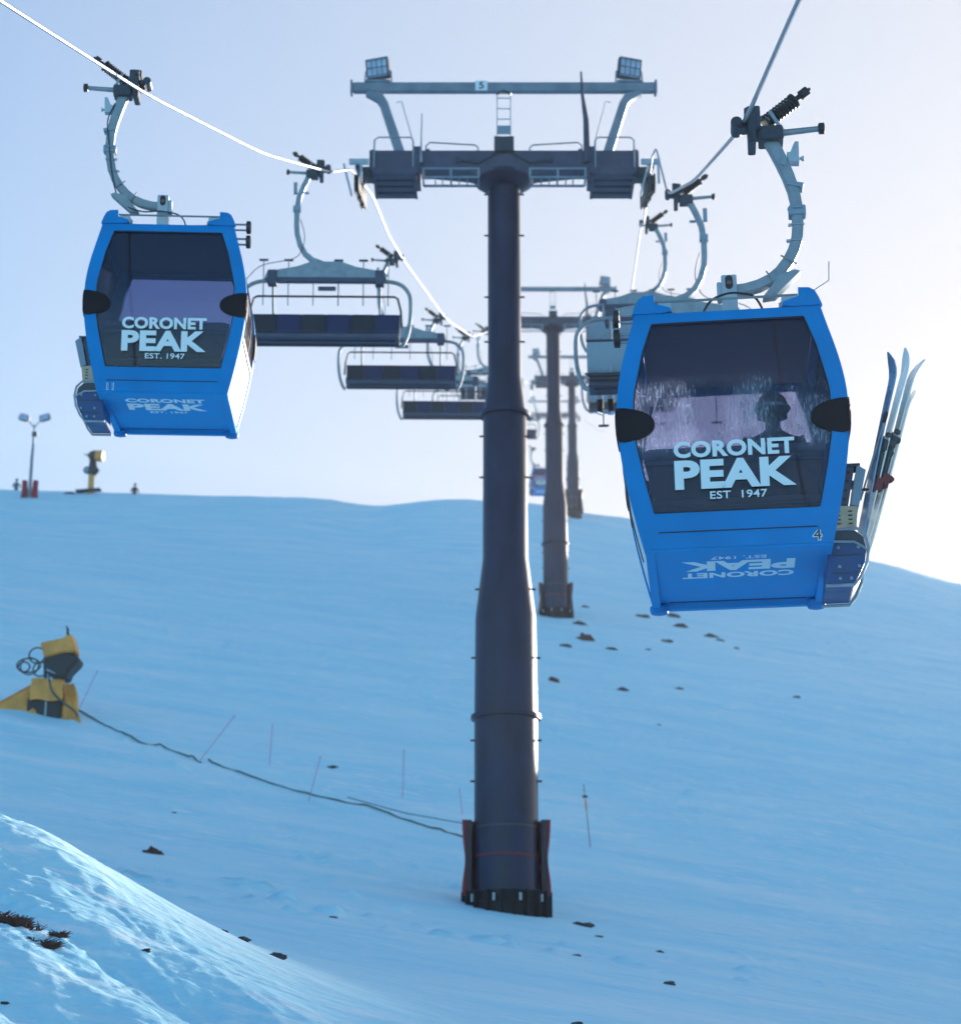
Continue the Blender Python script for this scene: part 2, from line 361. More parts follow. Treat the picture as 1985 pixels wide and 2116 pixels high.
# ------------------------------------------------------------------ terrain
KN = np.array([(-80, -13), (-20, -4.6), (0, -1.7), (17, .8), (28, 2.2), (39.4, 3.95), (60, 10.2), (97, 23.9), (120, 32.5), (140, 41.2), (150, 45.6), (160, 48.5), (200, 59.5), (241, 70), (300, 82), (450, 100), (700, 90)], float)
KX, KY = KN[:, 0], KN[:, 1]
_d = np.diff(KY) / np.diff(KX); _h = np.diff(KX)
KM = np.concatenate([[_d[0]], (_d[:-1] * _h[1:] + _d[1:] * _h[:-1]) / (_h[:-1] + _h[1:]), [_d[-1]]])
def base(Y):
    Y = np.clip(Y, KX[0], KX[-1]); i = np.clip(np.searchsorted(KX, Y) - 1, 0, len(KX) - 2)
    h = KX[i + 1] - KX[i]; s = (Y - KX[i]) / h
    return (2 * s**3 - 3 * s**2 + 1) * KY[i] + (s**3 - 2 * s**2 + s) * h * KM[i] + (-2 * s**3 + 3 * s**2) * KY[i + 1] + (s**3 - s**2) * h * KM[i + 1]
def sm(a, b, x):
    t = np.clip((x - a) / (b - a), 0, 1); return t * t * (3 - 2 * t)
def ground(X, Y):
    X = np.asarray(X, float); Y = np.asarray(Y, float)
    dx = X - (-1.6 + .056 * Y); wd = 1.5 + np.clip(Y, 0, 300) * .02
    r = wd * np.logaddexp(0, dx / wd); l = -wd * np.logaddexp(0, -dx / wd)
    cL = .165 * (1 - sm(55, 150, Y)) + .028 * sm(55, 150, Y); cR = .16 + .03 * sm(80, 150, Y)
    z = base(Y) - cR * (r - wd * .69) - cL * (l + wd * .69)
    z = np.maximum(z, base(Y) - 60)
    # nearby bank on the left, its crest running down to the right
    ux, uy = -.52, .854
    s = (X + 2.0) * ux + (Y - 14.) * uy; q = -(X + 2.0) * uy + (Y - 14.) * ux   # q > 0 on the camera side
    q = -((X + 2.0) * uy - (Y - 14.) * ux)
    hgt = 1.15 * sm(-1.2, 6.5, s) * (1 - .8 * sm(12, 28, s))
    prof = np.where(q < 0, np.exp(-(q / 2.3)**2), np.exp(-(q / 3.3)**2))
    z = z + hgt * prof
    # lie of the crest
    far = sm(105, 145, Y)
    z = z + far * (-.3 * sm(-8, -16, X) - .8 * np.exp(-((X + 8.3) / 3.4)**2) - .45 * sm(4, 8, X) - .0 * sm(24, 38, X) - .6 * sm(30, 38, X))
    # unseen crest right of the frame, shaped to steer the low sun's shadow edge
    c = X * .809 - Y * .588; out = sm(.32, .44, X / np.maximum(Y, 1)) * sm(95, 125, Y)
    z = z + out * (.8 * sm(-14.4, -12.2, c) + 2.3 * sm(-12.1, -10.2, c) - 3.0 * sm(16.5, 20, -c) * (1 - sm(26, 31, -c)) * 1)
    return z
rngp = np.random.RandomState(3); PERM = rngp.permutation(512); PERM = np.concatenate([PERM, PERM]); GR = rngp.uniform(0, 2 * np.pi, 512)
def perlin(x, y):
    xi = np.floor(x).astype(int); yi = np.floor(y).astype(int); xf = x - xi; yf = y - yi
    def g(ix, iy, fx, fy):
        a = GR[PERM[(PERM[ix & 511] + iy) & 511]]; return np.cos(a) * fx + np.sin(a) * fy
    u = xf**3 * (xf * (xf * 6 - 15) + 10); v = yf**3 * (yf * (yf * 6 - 15) + 10)
    n0 = g(xi, yi, xf, yf) * (1 - u) + g(xi + 1, yi, xf - 1, yf) * u
    n1 = g(xi, yi + 1, xf, yf - 1) * (1 - u) + g(xi + 1, yi + 1, xf - 1, yf - 1) * u
    return (n0 * (1 - v) + n1 * v) * 1.4
def fbm(x, y, o=4):
    t = 0; a = 1
    for k in range(o): t = t + a * perlin(x * 2**k + 17.3 * k, y * 2**k - 9.1 * k); a *= .5
    return t
def relief(X, Y):
    near = sm(60, 20, Y); a = X * .55 - Y * .835; b = X * .835 + Y * .55
    s = (X + 2.0) * -.52 + (Y - 14.) * .854; q = -((X + 2.0) * .854 + (Y - 14.) * .52)
    bank = sm(-2.2, .6, q) * sm(-2.5, 1, s) * sm(30, 22, Y)
    mask = .35 + .65 * sm(-.15, .35, fbm(a / 3.5, b / 1.1, 2))
    bw = b + .25 * perlin(a / 1.7, b / .9)
    rid = 1 - np.abs(perlin(a / 2.2, bw / .30)) * 2
    rid2 = 1 - np.abs(perlin(a / .8 + 7, bw / .13)) * 2
    rid3 = 1 - np.abs(perlin(a / .45 + 3, bw / .06)) * 2
    d = bank * (.3 + .7 * mask) * (.022 * rid + .016 * rid2 + .007 * rid3 + .026 * fbm(X / .13, Y / .12, 4)) + bank * .05 * fbm(a / 2.4, b / .8, 3)
    a2 = Y * .587 - X * .81; p2 = X * .587 + Y * .81
    d = d + bank * .15 * perlin(a2 / 2.4 + 4, p2 / .85 + .35 * perlin(a2 / 1.1, p2 / .9))
    d = d + near * (.010 * fbm(a / 2.6, b / .5, 4) + .02 * perlin(X / 2.3, Y / 3.1))
    d = d + sm(20, 60, Y) * (.08 * fbm(X / 5.2, Y / 2.0, 5) + .05 * np.abs(fbm(X / 1.9, Y / .9, 3))) * sm(400, 120, Y) + .18 * perlin(X / 19., Y / 13.) * sm(30, 70, Y)
    cl = np.maximum(0, perlin(X / .9, Y / .34) + .35 * perlin(X / .3, Y / .2) - .42) * np.maximum(0, perlin(X / 7 + 3, Y / 9) + .15)
    d = d + sm(26, 34, Y) * sm(150, 110, Y) * .55 * cl
    return d
def G(x, y): return float(ground(x, y) + relief(np.array(x, float), np.array(y, float)))

ys = [-80.]
while ys[-1] < 640:
    y = ys[-1]
    st = 4 if y < 0 else 1 if y < 9 else .2 if y < 11.5 else .042 if y < 24 else .10 if y < 45 else .2 if y < 75 else .45 if y < 165 else 6
    ys.append(y + st)
ys = np.array(ys)
si = np.linspace(-1, 1, 330)
so_ = np.array([1.15, 1.35, 1.7, 2.2, 3, 4.2, 6, 8.5, 12]); ss = np.concatenate([-so_[::-1], si, so_])
YY = ys[:, None] * np.ones_like(ss)[None, :]
HW = (np.clip(ys, 9, 200) * .275)[:, None]
XX = ss[None, :] * HW + np.sign(ss)[None, :] * np.maximum(np.abs(ss)[None, :] - 1, 0) * 12
ZZ = ground(XX, YY) + relief(XX, YY)
nr, nc = XX.shape
co = np.stack([XX, YY, ZZ], -1).reshape(-1, 3).astype(np.float32)
idx = np.arange(nr * nc).reshape(nr, nc)
q4 = np.stack([idx[:-1, :-1], idx[:-1, 1:], idx[1:, 1:], idx[1:, :-1]], -1).reshape(-1, 4).astype(np.int32)
me = bpy.data.meshes.new('snow_slope'); me.vertices.add(len(co)); me.vertices.foreach_set('co', co.ravel())
me.loops.add(q4.size); me.loops.foreach_set('vertex_index', q4.ravel()); me.polygons.add(len(q4))
me.polygons.foreach_set('loop_start', np.arange(0, q4.size, 4, dtype=np.int32)); me.update(calc_edges=True)
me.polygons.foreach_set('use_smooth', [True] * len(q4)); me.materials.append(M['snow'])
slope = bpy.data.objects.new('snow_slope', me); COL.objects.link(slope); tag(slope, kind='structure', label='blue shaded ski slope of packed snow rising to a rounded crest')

# ------------------------------------------------------------------ lift tower
def tower(name, X, Y, H, zb, f, label, number=None, padh=1.45, padc=True):
    """H: height of the cross-arm centre above the base; f: column thickness factor"""
    r = empty(name, (X, Y, zb), (0, 0, 0), label=label, cat='lift tower', group='steel towers carrying the lift ropes up the slope')
    k = H / 15.7
    pr = [(.62, -1.2), (.62, 3.72 * k), (.60, 5.75 * k), (.455, 6.95 * k), (.445, 10.0 * k), (.345, 10.85 * k), (.345, H - .2)]
    n = 40
    MB().lathe([(a * f, b) for a, b in pr], n=n).build('column', 'tower', r)
    for z, rr in ((3.72 * k, .62), (10.02 * k, .445)):
        MB().lathe([(rr * f + .002, z - .05), (rr * f + .07, z - .04), (rr * f + .07, z + .04), (rr * f + .002, z + .05)], n=n).build('flange_ring', 'tower', r)
    z = 2.4
    for z in (2.45, 3.25, 4.9, 6.3, 8.65, 9.53, 11.6, 12.6, 14.0, 14.95):
        z *= k; rr = float(np.interp(z, [p[1] for p in pr], [p[0] for p in pr])) * f
        b = MB()
        for s in (-1, 1): b.cyl((s * (rr - .03), -.1, z), (s * (rr + .075), -.1, z), .022, 8)
        b.each('climbing_peg', 'dark', r)
    # crossarm: a tapered box beam, deeper at the column
    a = MB(); pts = [(-2.86, .20, .22), (-1.5, .20, .22), (-.75, .2, .30), (-.35, .2, .40), (.35, .2, .40), (.75, .2, .30), (1.5, .2, .22), (2.86, .2, .22)]
    for (x0, t0, b0), (x1, t1, b1) in zip(pts[:-1], pts[1:]):
        w0 = .26
        a.add([(x0, -w0, H - b0), (x0, w0, H - b0), (x0, w0, H + t0), (x0, -w0, H + t0), (x1, -w0, H - b1), (x1, w0, H - b1), (x1, w0, H + t1), (x1, -w0, H + t1)],
              [(0, 1, 5, 4), (1, 2, 6, 5), (2, 3, 7, 6), (3, 0, 4, 7)] + ([(3, 2, 1, 0)] if x0 < -2.8 else []) + ([(4, 5, 6, 7)] if x1 > 2.8 else []))
    arm = a.build('crossarm', 'arm', r, bevel=0)
    g = MB()
    for s in (-1, 1):
        g.ribbon([(s * .95, -.275, H - .02), (s * .55, -.275, H - .10), (s * .05, -.275, H + .22)], .05, .03)
        g.cyl((s * .98, -.262, H - .03), (s * .98, -.30, H - .03), .07, 12)
    g.box((0, -.29, H + .32), (.42, .12, .34)); g.build('lug_bracket', 'dark', arm)
    MB().lathe([(.36 * f, H - .62), (.62, H - .44), (.62, H - .405)], n=32).build('mounting_collar', 'tower', r)
    # lamp beam on two raked legs
    hb = H + 1.82
    lb = MB().box((0, 0, hb), (6.5, .16, .2)); lb.box((-3.28, 0, hb), (.05, .26, .27)).box((3.28, 0, hb), (.05, .26, .27)); lb.build('lamp_beam', 'lampst', r)
    for s in (-1, 1):
        MB().ribbon([(s * 2.95, 0, hb - .13), (s * 2.68, 0, hb - .24), (s * 2.58, 0, hb - .4), (s * 2.2, 0, H + .2)], [.12, .2, .18, .2], .16).build('raked_leg', 'lampst', r)
        c = MB().tube([(s * 2.3, -.02, hb - .35), (s * 2.2, -.02, hb - .33), (s * 1.95, -.02, H + .55), (s * 1.9, -.02, H + .2)], .012, 6)
        c.build('cable_conduit', 'galvl', r)
        L = MB(); L.box((0, 0, 0), (.50, .17, .46)); lo = L.build('floodlight', 'dark', r, (s * 2.72, -.02, hb + .45), (R(8), R(s * 4), R(s * 12)), bevel=.015)
        L = MB()
        L.box((0, -.089, 0), (.45, .012, .41)); L.build('lens', 'lampglass', lo)
        L = MB()
        for i in range(5): L.box((-.225 + i * .1125, -.099, 0), (.014, .012, .37))
        for i in range(3): L.box((0, -.104, -.18 + i * .18), (.45, .01, .014))
        L.build('guard_grid', 'dark', lo)
        L = MB(); L.box((s * 2.72, 0, hb + .13), (.55, .2, .05)); L.ribbon([(s * 2.42, 0, hb + .15), (s * 2.44, 0, hb + .42)], .03, .04); L.ribbon([(s * 3.0, 0, hb + .15), (s * 2.98, 0, hb + .40)], .03, .04)
        L.build('floodlight_bracket', 'lampst', r)
        # sheave train and walkway
        t = MB(); t.box((s * 1.84, -.1, H - .15), (.16, .42, .86)); t.box((s * 2.78, 0, H - .05), (.10, .6, .52)); t.box((s * 1.62, -.12, H - .02), (.09, .34, .5)); t.each('hanger_plate', 'arm', r, bevel=.01)
        t = MB(); [t.box((s * 2.3, -.5 + .3 * i_, H - .52), (.9, .2, .05)) for i_ in range(4)]; [t.box((s * (2.3 + .43 * j_), -.05, H - .53), (.05, 1.1, .09)) for j_ in (-1, 1)]; t.box((s * 2.3, -.62, H - .46), (.9, .05, .16)); t.box((s * 2.3, .52, H - .46), (.9, .05, .16))
        t.box((s * 2.3, -.35, H - .33), (.95, .16, .14)); t.box((s * 2.3, .4, H - .33), (.95, .16, .14)); t.build('walkway', 'arm', r)
        t = MB()
        for yy in (-.55, .5):
            t.tube([(s * 1.92, yy, H - .5), (s * 1.92, yy, H + .28), (s * 1.98, yy, H + .36), (s * 2.66, yy, H + .36), (s * 2.74, yy, H + .3), (s * 2.74, yy, H - .5)], .018, 6)
        t.each('guard_hoop', 'galv', r)
        t = MB(); x0, x1 = (.55, 1.66); t.tube([(s * x0, -.2, H + .18), (s * x0, -.2, H + .30), (s * (x0 + .07), -.2, H + .36), (s * (x1 - .08), -.2, H + .42), (s * x1, -.2, H + .34), (s * x1, -.2, H + .2)], .018, 6)
        t.build('handrail', 'galv', r)
        t = MB()
        for zz_ in (-.40, -.60): t.box((s * 1.12, -.62, H + zz_), (1.2, .03, .035))
        t.box((s * 1.12, -.2, H - .6), (1.15, .03, .05))
        for xx in (.54, 1.12, 1.70): t.box((s * xx, -.62, H - .5), (.05, .04, .2)); t.box((s * xx, -.41, H - .6), (.04, .40, .04))
        for xx in (.78, .95, 1.3, 1.45): t.box((s * xx, -.41, H - .57), (.025, .38, .02))
        t.build('maintenance_tray', 'lampst', r)
        t = MB(); t.box((s * 3.05, .0, H - .22), (.09, 2.4, .16), (R(17), 0, 0)); t.box((s * 2.92, .1, H - .2), (.28, .3, .25)); bar = t.build('sheave_beam', 'dark', r)
        for i in range(6):
            yy = -1.15 + i * .46
            w_ = MB().lathe([(.10, -.05), (.21, -.05), (.21, -.03), (.17, -.015), (.17, .015), (.21, .03), (.21, .05), (.10, .05)], (0, 0, 0), 18, 'x')
            w_.build('sheave', 'black', r, (s * 3.05, yy, H - .66 + yy * .30 + .03 * (i % 2)))
        t = MB()
        for yy in (-1.4, -1.3): t.box((s * 3.05 - .18, yy, H - 1.02), (.04, .03, .7), (0, R(s * 14), 0))
        t.box((s * 3.05 + .1, -1.5, H - .92), (.05, .05, .5)); t.box((s * 3.0, -1.45, H - .66), (.4, .05, .12)); t.build('rope_catcher', 'galvl', r)
    # ladder, antenna, number plate
    l = MB(); [l.box((s * .145, -.05, H + 1.05), (.02, .02, 1.75)) for s in (-1, 1)]
    for zz in (.75, 1.05, 1.3, 1.55): l.box((0, -.05, H + zz), (.27, .018, .018))
    l.build('ladder', 'galvl', r); MB().box((0, -.075, H + .78), (.27, .02, .2)).build('notice_plate', 'shell', r)
    MB().ribbon([(-.16, -.1, hb - .2), (0, -.1, hb - .12), (.16, -.1, hb - .2)], .04, .05).build('ladder_hook', 'dark', r)
    MB().tube([(1.76, -.3, H - .1), (1.75, -.3, H + .9), (1.68, -.3, H + 1.5), (1.66, -.3, H + 2.05)], [.075, .06, .035, .02], 10).build('mast', 'arm', r)
    MB().tube([(-1.76, -.3, H - .1), (-1.76, -.3, H + .2), (-1.75, -.3, H + 1.05)], [.04, .02, .012], 8).build('thin_antenna', 'galvl', r)
    if number:
        pl = MB().box((-.48, -.1, hb + .005), (.26, .03, .23)).build('number_plate', 'vinyl', r)
        text_obj('number', [(number, -.48, hb - .075, .11, .165)], 'black_ink', pl, Matrix(((1, 0, 0, 0), (0, 0, -1, -.116), (0, 1, 0, 0), (0, 0, 0, 1))), bold=.02)
    # snow-level foot and crash pads
    rr = .62 * f
    MB().lathe([(rr + .14, -1.3), (rr + .14, .10), (rr + .10, .12), (rr + .06, .32), (rr + .01, .33)], n=40).build('base_plinth', 'concrete', r)
    b = MB()
    for i in range(10):
        t = 2 * math.pi * i / 10; b.cyl(((rr + .19) * math.cos(t), (rr + .19) * math.sin(t), .10), ((rr + .19) * math.cos(t), (rr + .19) * math.sin(t), .24), .032, 8)
    b.each('anchor_bolt', 'galvl', r)
    b = MB()
    for i in range(20):
        t = 2 * math.pi * (i + .5) / 20; b.box(((rr + .13) * math.cos(t), (rr + .13) * math.sin(t), .06), (.26, .02, .5), (0, 0, t))
    b.each('gusset_plate', 'concrete', r)
    for s in (-1, 1):
        def pf(u, v, s=s):
            th = (-.18 + u * 1.55) ; ra = rr + .06; ro = rr + .20 + .02 * math.sin(9 * v + u * 5) + .035 * (abs(v - .5) * 2)**3
            z = .25 + v * padh + .05 * u
            return ((s * ro * math.cos(th), ro * math.sin(th), z), (s * ra * math.cos(th), ra * math.sin(th), z))
        MB().grid(pf, 14, 14).build('crash_pad', 'red', r)
        MB().box((s * (rr + .10), -.17, .28 + padh / 2), (.09, .1, padh - .1)).build('pad_edging', 'pad', r)
    MB().lathe([(rr + .004, .98), (rr + .012, .985), (rr + .012, 1.005), (rr + .004, 1.01)], n=40, cap=False).build('strap', 'red', r)
    MB().lathe([(rr + .004, 1.52), (rr + .01, 1.525), (rr + .01, 1.56), (rr + .004, 1.565)], n=40, cap=False).build('weld_seam', 'dark', r)
    return r
tower('lift_tower', .50, 39.4, 15.7, 3.95, 1.0, 'tallest near steel lift tower with floodlit crossarm and number 5 plate', '5')
tower('lift_tower', 3.72, 97.3, 15.6, 24.0, 1.0, 'second steel lift tower up the slope, red pads at its foot beside the rocks')
tower('lift_tower', 7.0, 146.5, 10.6, 44.3, .78, 'slim third lift tower standing right on the snow crest beside the blue cabin')
tower('lift_tower', 9.3, 241, 16, 69.5, 1.0, 'farthest lift tower, only its crossarm showing low behind the second tower')

# ------------------------------------------------------------------ haul ropes
def catmull(pts, n=10):
    P = [Vector(p) for p in pts]; P = [2 * P[0] - P[1]] + P + [2 * P[-1] - P[-2]]; out = []
    for i in range(1, len(P) - 2):
        for k in range(n):
            t = k / n; a, b, c, d = P[i - 1:i + 3]
            out.append(.5 * ((2 * b) + (c - a) * t + (2 * a - 5 * b + 4 * c - d) * t * t + (3 * b - a - 3 * c + d) * t**3))
    out.append(P[-2]); return out
def span(pts, n=14):
    P = [Vector(a).lerp(Vector(b), k / n) for a, b in zip(pts[:-1], pts[1:]) for k in range(n)] + [Vector(pts[-1])]
    for _ in range(5): P = [P[0]] + [(P[i - 1] + P[i] * 2 + P[i + 1]) / 4 for i in range(1, len(P) - 1)] + [P[-1]]
    return P
ropeL = [(-4.8, 2, 4.4), (-4.5, 9.8, 7.2), (-4.28, 16, 9.59), (-4.04, 22.2, 12.0), (-3.42, 29, 14.65), (-2.86, 35.1, 17.35), (-2.62, 37.4, 18.55), (-2.4, 41.1, 19.75), (-2.2, 44.5, 20.35), (-1.99, 48.1, 21.3), (-1.15, 62.9, 25.7), (-.33, 77.3, 30.8), (.46, 91.3, 36.7), (.68, 95.2, 38.75), (.92, 99.4, 40.1), (1.6, 112, 42.6), (2.1, 120, 44.5), (3.7, 144.5, 54.0), (5.07, 170, 58.0), (6.6, 210, 72), (7.2, 241, 84.9)]
ropeR = [(2.0, 2, 4.6), (2.08, 8, 6.2), (2.16, 12.2, 7.32), (2.29, 16.03, 8.36), (2.72, 23.5, 11.5), (3.15, 31.2, 15.0), (3.36, 35.2, 17.9), (3.44, 36.9, 18.6), (3.72, 41.6, 19.95), (3.9, 44.5, 20.6), (4.06, 47.1, 21.85), (4.9, 62.5, 25.8), (5.7, 77, 30.8), (6.55, 91.3, 36.8), (6.78, 95.2, 38.75), (7.02, 99.4, 40.1), (7.9, 120, 45.0), (9.7, 144.5, 54.0), (11, 170, 58.5), (12.9, 241, 84.9)]
for pts, lb in ((ropeL, 'sunlit steel haul rope from the top left corner down to the near tower'), (ropeR, 'grey steel haul rope from the top right edge down to the near tower')):
    o = MB().tube(span(pts), .020, 8).build('haul_rope', 'rope'); tag(o, lb, 'rope', 'haul ropes of the lift')

# ------------------------------------------------------------------ grip and hanger, shared by cabins and chairs
def grip(parent, s, dx, z, big=True):
    """dx: rope position across, s: side on which the hanger hangs, z: rope height"""
    X = lambda a: dx + s * a
    gp = MB(); gp.box((X(.155), 0, z + .02), (.12, .26, .24)); gp.box((X(.13), -.02, z - .12), (.07, .3, .22)); gp.box((X(.30), 0, z - .12), (.22, .2, .14)); gp.box((X(.12), .02, z + .12), (.09, .16, .09))
    gp.tube([(X(.0), -.12, z), (X(.0), .12, z)], .052, 12); gp.box((X(.055), 0, z - .01), (.09, .16, .07)); gp.cyl((X(.13), -.15, z + .09), (X(.13), .1, z + .09), .03, 10)
    g = gp.build('rope_grip', 'dark', parent, bevel=.008)
    p0 = Vector((X(.27), 0, z + .03)); p1 = Vector((X(.52), 0, z + .22)); d = (p1 - p0).normalized(); u, v = frame(d)
    c = MB(); N = 90; c.tube([p0 + (p1 - p0) * (i / N) + (u * math.cos(i / N * 9 * 2 * math.pi) + v * math.sin(i / N * 9 * 2 * math.pi)) * .062 for i in range(N + 1)], .0115, 6)
    c.cyl(p0, p1, .045, 12); c.cyl(p0 - d * .02, p0, .078, 14); c.cyl(p1, p1 + d * .02, .075, 14); c.build('coil_spring', 'black', g)
    c = MB(); c.cyl(p1 + d * .02, p1 + d * .12, .025, 10); c.cyl(p1 + d * .09, p1 + d * .17, .045, 12); c.cyl(p1 + d * .17, p1 + d * .2, .015, 8); c.build('end_cap', 'black', g)
    c = MB(); c.tube([(X(.3), -.05, z + .03), (X(.2), -.05, z + .06), (X(.14), -.05, z + .09)], .016, 6); c.ribbon([(X(.3), -.08, z + .1), (X(.38), -.08, z - .05)], .03, .015); c.build('spring_lever', 'galv', g)
    c = MB(); c.tube([(X(.38), 0, z - .085), (X(.44), 0, z - .085), (X(.74), 0, z - .068)], [.042, .03, .026], 12); c.cyl((X(.36), 0, z - .085), (X(.42), 0, z - .085), .05, 12); ra = c.build('roller_arm', 'galv', g)
    MB().lathe([(.035, -.03), (.052, -.024), (.052, .024), (.035, .03)], (X(.76), 0, z - .067), 16, 'x').build('roller', 'black', ra)
    return g
def hanger(parent, s, path, wid, dep, bands=True):
    h = MB().ribbon([(s * x if True else x, 0, z) for x, z in path], wid, dep).build('hanger_arm', 'galv', parent, bevel=.012)
    return h

# ------------------------------------------------------------------ gondola
PZ = [0, .16, .34, .6, .85, 1.09, 1.35, 1.7, 2.05, 2.14]
PH = [.755, .80, .835, .89, .93, .945, .93, .865, .775, .75]
PD = [.915, .93, .94, .95, .955, .96, .955, .93, .90, .89]
WZ = [.30, .6, .95, 1.3, 1.7, 1.96]; WH = [.665, .735, .80, .80, .715, .63]
hwid = lambda z: float(np.interp(z, PZ, PH)); hdep = lambda z: float(np.interp(z, PZ, PD)); wwid = lambda z: float(np.interp(z, WZ, WH))
def smooth_interp(xs, yss):
    xs = np.array(xs, float); yss = np.array(yss, float); 
    c = np.polyfit(xs, yss, 5); return lambda z: float(np.polyval(c, z))
hwid = smooth_interp(PZ[:-1], PH[:-1]); wwid = smooth_interp(WZ, WH) if False else wwid

def gondola(name, loc, rz, rx, s, rope_dx, post_dx, number, num_x, words, flip, label, scratched=False, ry=0):
    """local: -Y faces the camera; s=+1 hangs to the right and carries its ski basket on the right"""
    r = empty(name, loc, (rx, ry, rz), .962, label=label, cat='gondola', group='blue gondola cabins hanging from the ropes')
    T = .045
    # body shell: end frames, corner posts, lower panels, roof band
    b = MB()
    for e in (-1, 1):
        for sx in (-1, 1):
            b.grid(lambda u, v: tuple((sx * (wwid(.30 + 1.66 * v) * (1 - u) + hwid(.30 + 1.66 * v) * u), e * (hdep(.30 + 1.66 * v) - o), .30 + 1.66 * v) for o in (0, T)), 2, 22)
            # lower jamb beside the foot panel, and post tops above the roof
            b.grid(lambda u, v: tuple((sx * (wwid(.30) * (1 - u) + hwid(.30 * v) * u), e * (hdep(.30 * v) - o), .30 * v) for o in (0, T)), 2, 6)
            b.grid(lambda u, v: tuple((sx * (hwid(1.96 + .1 * v) * u + (1 - u) * wwid(1.96)), e * (hdep(1.96) - .02 * v - o), 1.96 + .10 * v) for o in (0, T)), 2, 3)
            # hooked post top
            px = [(.55, 2.06), (.79, 2.06), (.765, 2.13), (.735, 2.19), (.69, 2.22), (.60, 2.225), (.60, 2.15), (.47, 2.105), (.46, 2.075)]
            b.prism([(sx * x, z) for x, z in px], e * .905, e * .845)
        b.grid(lambda u, v: tuple(((u * 2 - 1) * wwid(.30), e * (hdep(.30 * v) - o), .30 * v) for o in (0, T)), 6, 6)
        b.grid(lambda u, v: tuple(((u * 2 - 1) * wwid(1.96), e * (hdep(1.96) - .02 * v - o), 1.96 + .10 * v) for o in (0, T)), 6, 3)
    for sx in (-1, 1):      # corner returns and side panels
        for e in (-1, 1):
            b.grid(lambda u, v: tuple((sx * (hwid(2.06 * v) - o), e * (hdep(2.06 * v) - T - .12 * u), 2.06 * v) for o in (0, T)), 2, 24)
        b.grid(lambda u, v: tuple((sx * (hwid(1.9 + .16 * v) - o), (hdep(1.9) - T - .12) * (2 * u - 1), 1.9 + .16 * v) for o in (0, T)), 4, 3)
    body = b.build('cabin_body', 'blue', r)
    for sx in (-1, 1):      # doors: pale lower panel whitened for sun glare, smoked pane with dark handle slot
        d = MB(); d.grid(lambda u, v: tuple((sx * (hwid(.02 + .68 * v) - .012 - o), (hdep(.3) - .18) * (2 * u - 1), .02 + .68 * v) for o in (0, .03)), 6, 10)
        dd = d.build('sliding_door', 'door', r)
        d = MB(); d.grid(lambda u, v: tuple((sx * (hwid(.70 + 1.2 * v) - .02 - o), (hdep(1.) - .18) * (2 * u - 1), .70 + 1.2 * v) for o in (0, .008)), 6, 16); d.build('pane', 'side_glass', dd)
        d = MB(); d.grid(lambda u, v: tuple((sx * (hwid(.15 + 1.6 * v) - .006 + o), -.012 + .024 * u, .15 + 1.6 * v) for o in (0, .01)), 1, 16)
        d.grid(lambda u, v: tuple((sx * (hwid(.68 + .05 * v) - .006 + o), (hdep(1.) - .2) * (2 * u - 1), .68 + .05 * v) for o in (0, .01)), 1, 2); d.build('door_seal', 'black', dd)
    for e, mm in ((-1, 'glass_band' if scratched else 'glass'), (1, 'glass_scr' if scratched else 'glass')):
        b = MB(); b.grid(lambda u, v: tuple(((2 * u - 1) * (wwid(.285 + 1.69 * v) + .004), e * (hdep(.3 + 1.66 * v) - .022 - o), .295 + 1.67 * v) for o in (0, .008)), 8, 20)
        b.build('end_window', mm, r)
        b = MB()
        for sx in (-1, 1): b.tube([(sx * (wwid(z) + .001), e * (hdep(z) - .006), z) for z in np.linspace(.30, 1.96, 20)], .008, 6)
        for z in (.30, 1.96): b.tube([(-wwid(z), e * (hdep(z) - .004), z), (wwid(z), e * (hdep(z) - .004), z)], .008, 6)
        b.build('window_seal', 'seam', r)
        for sx in (-1, 1):   # black rounded corner bumpers
            def bf(u, v):
                z = 1.055 + (v - .5) * .31; q = (v - .52) * 2
                wdt = .315 * max(0, 1 - abs(q)**2.4)**.62 + .002
                hx = hwid(z) + .006; hy = hdep(z)
                L_ = wdt + .2
                a = u * L_
                dome = .010 * max(0, 1 - abs(q)**4) * min(1, (1 - abs(2 * u - 1)) * 4 + .15)
                if a < wdt: p = (hx + .004 - (wdt - a), hy + dome + .004); pi = (hx - (wdt - a), hy - .01)
                else: p = (hx + dome * .6 + .004, hy - (a - wdt) + .004 - .0); pi = (hx - .01, hy - (a - wdt))
                return ((sx * p[0], e * p[1], z), (sx * min(pi[0], hx - .01), e * min(pi[1], hy - .01), z))
            MB().grid(bf, 22, 18).build('corner_bumper', 'cap', r)
    # crease line on the foot panel
    MB().box((0, -hdep(.13) - .0035, .135), (1.28, .007, .008)).build('panel_seam', 'seam', r)
    # floor pan: raised rim, recess, four feet
    b = MB()
    b.box((0, .87, -.035), (1.42, .075, .07))
    for sx in (-1, 1): b.prism([(-.90, .002), (-.90, -.012), (.905, -.07), (.905, .002)], sx * .715 - .037, sx * .715 + .037, 'yz')
    b.each('floor_rim', 'blue_bounce', r)
    MB().box((0, -.035, .0), (1.354, 1.735, .03)).build('floor_panel', 'blue_bounce', r)
    b = MB()
    for e in (1,):
        for sx in (-1, 1): b.lathe([(.04, -.11), (.075, -.10), (.085, -.07), (.085, -.04)], (sx * .69, e * .85, 0), 14)
    b.each('foot_pad', 'blue', r)
    MB().box((0, .79, .0), (1.2, .03, .036)).build('recess_shade', 'seam', r)  # dark strip painting the shade of the floor recess before the rim
    # roof
    b = MB(); b.box((0, 0, 2.035), (1.44, 1.68, .04)); b.build('roof_panel', 'lining', r)
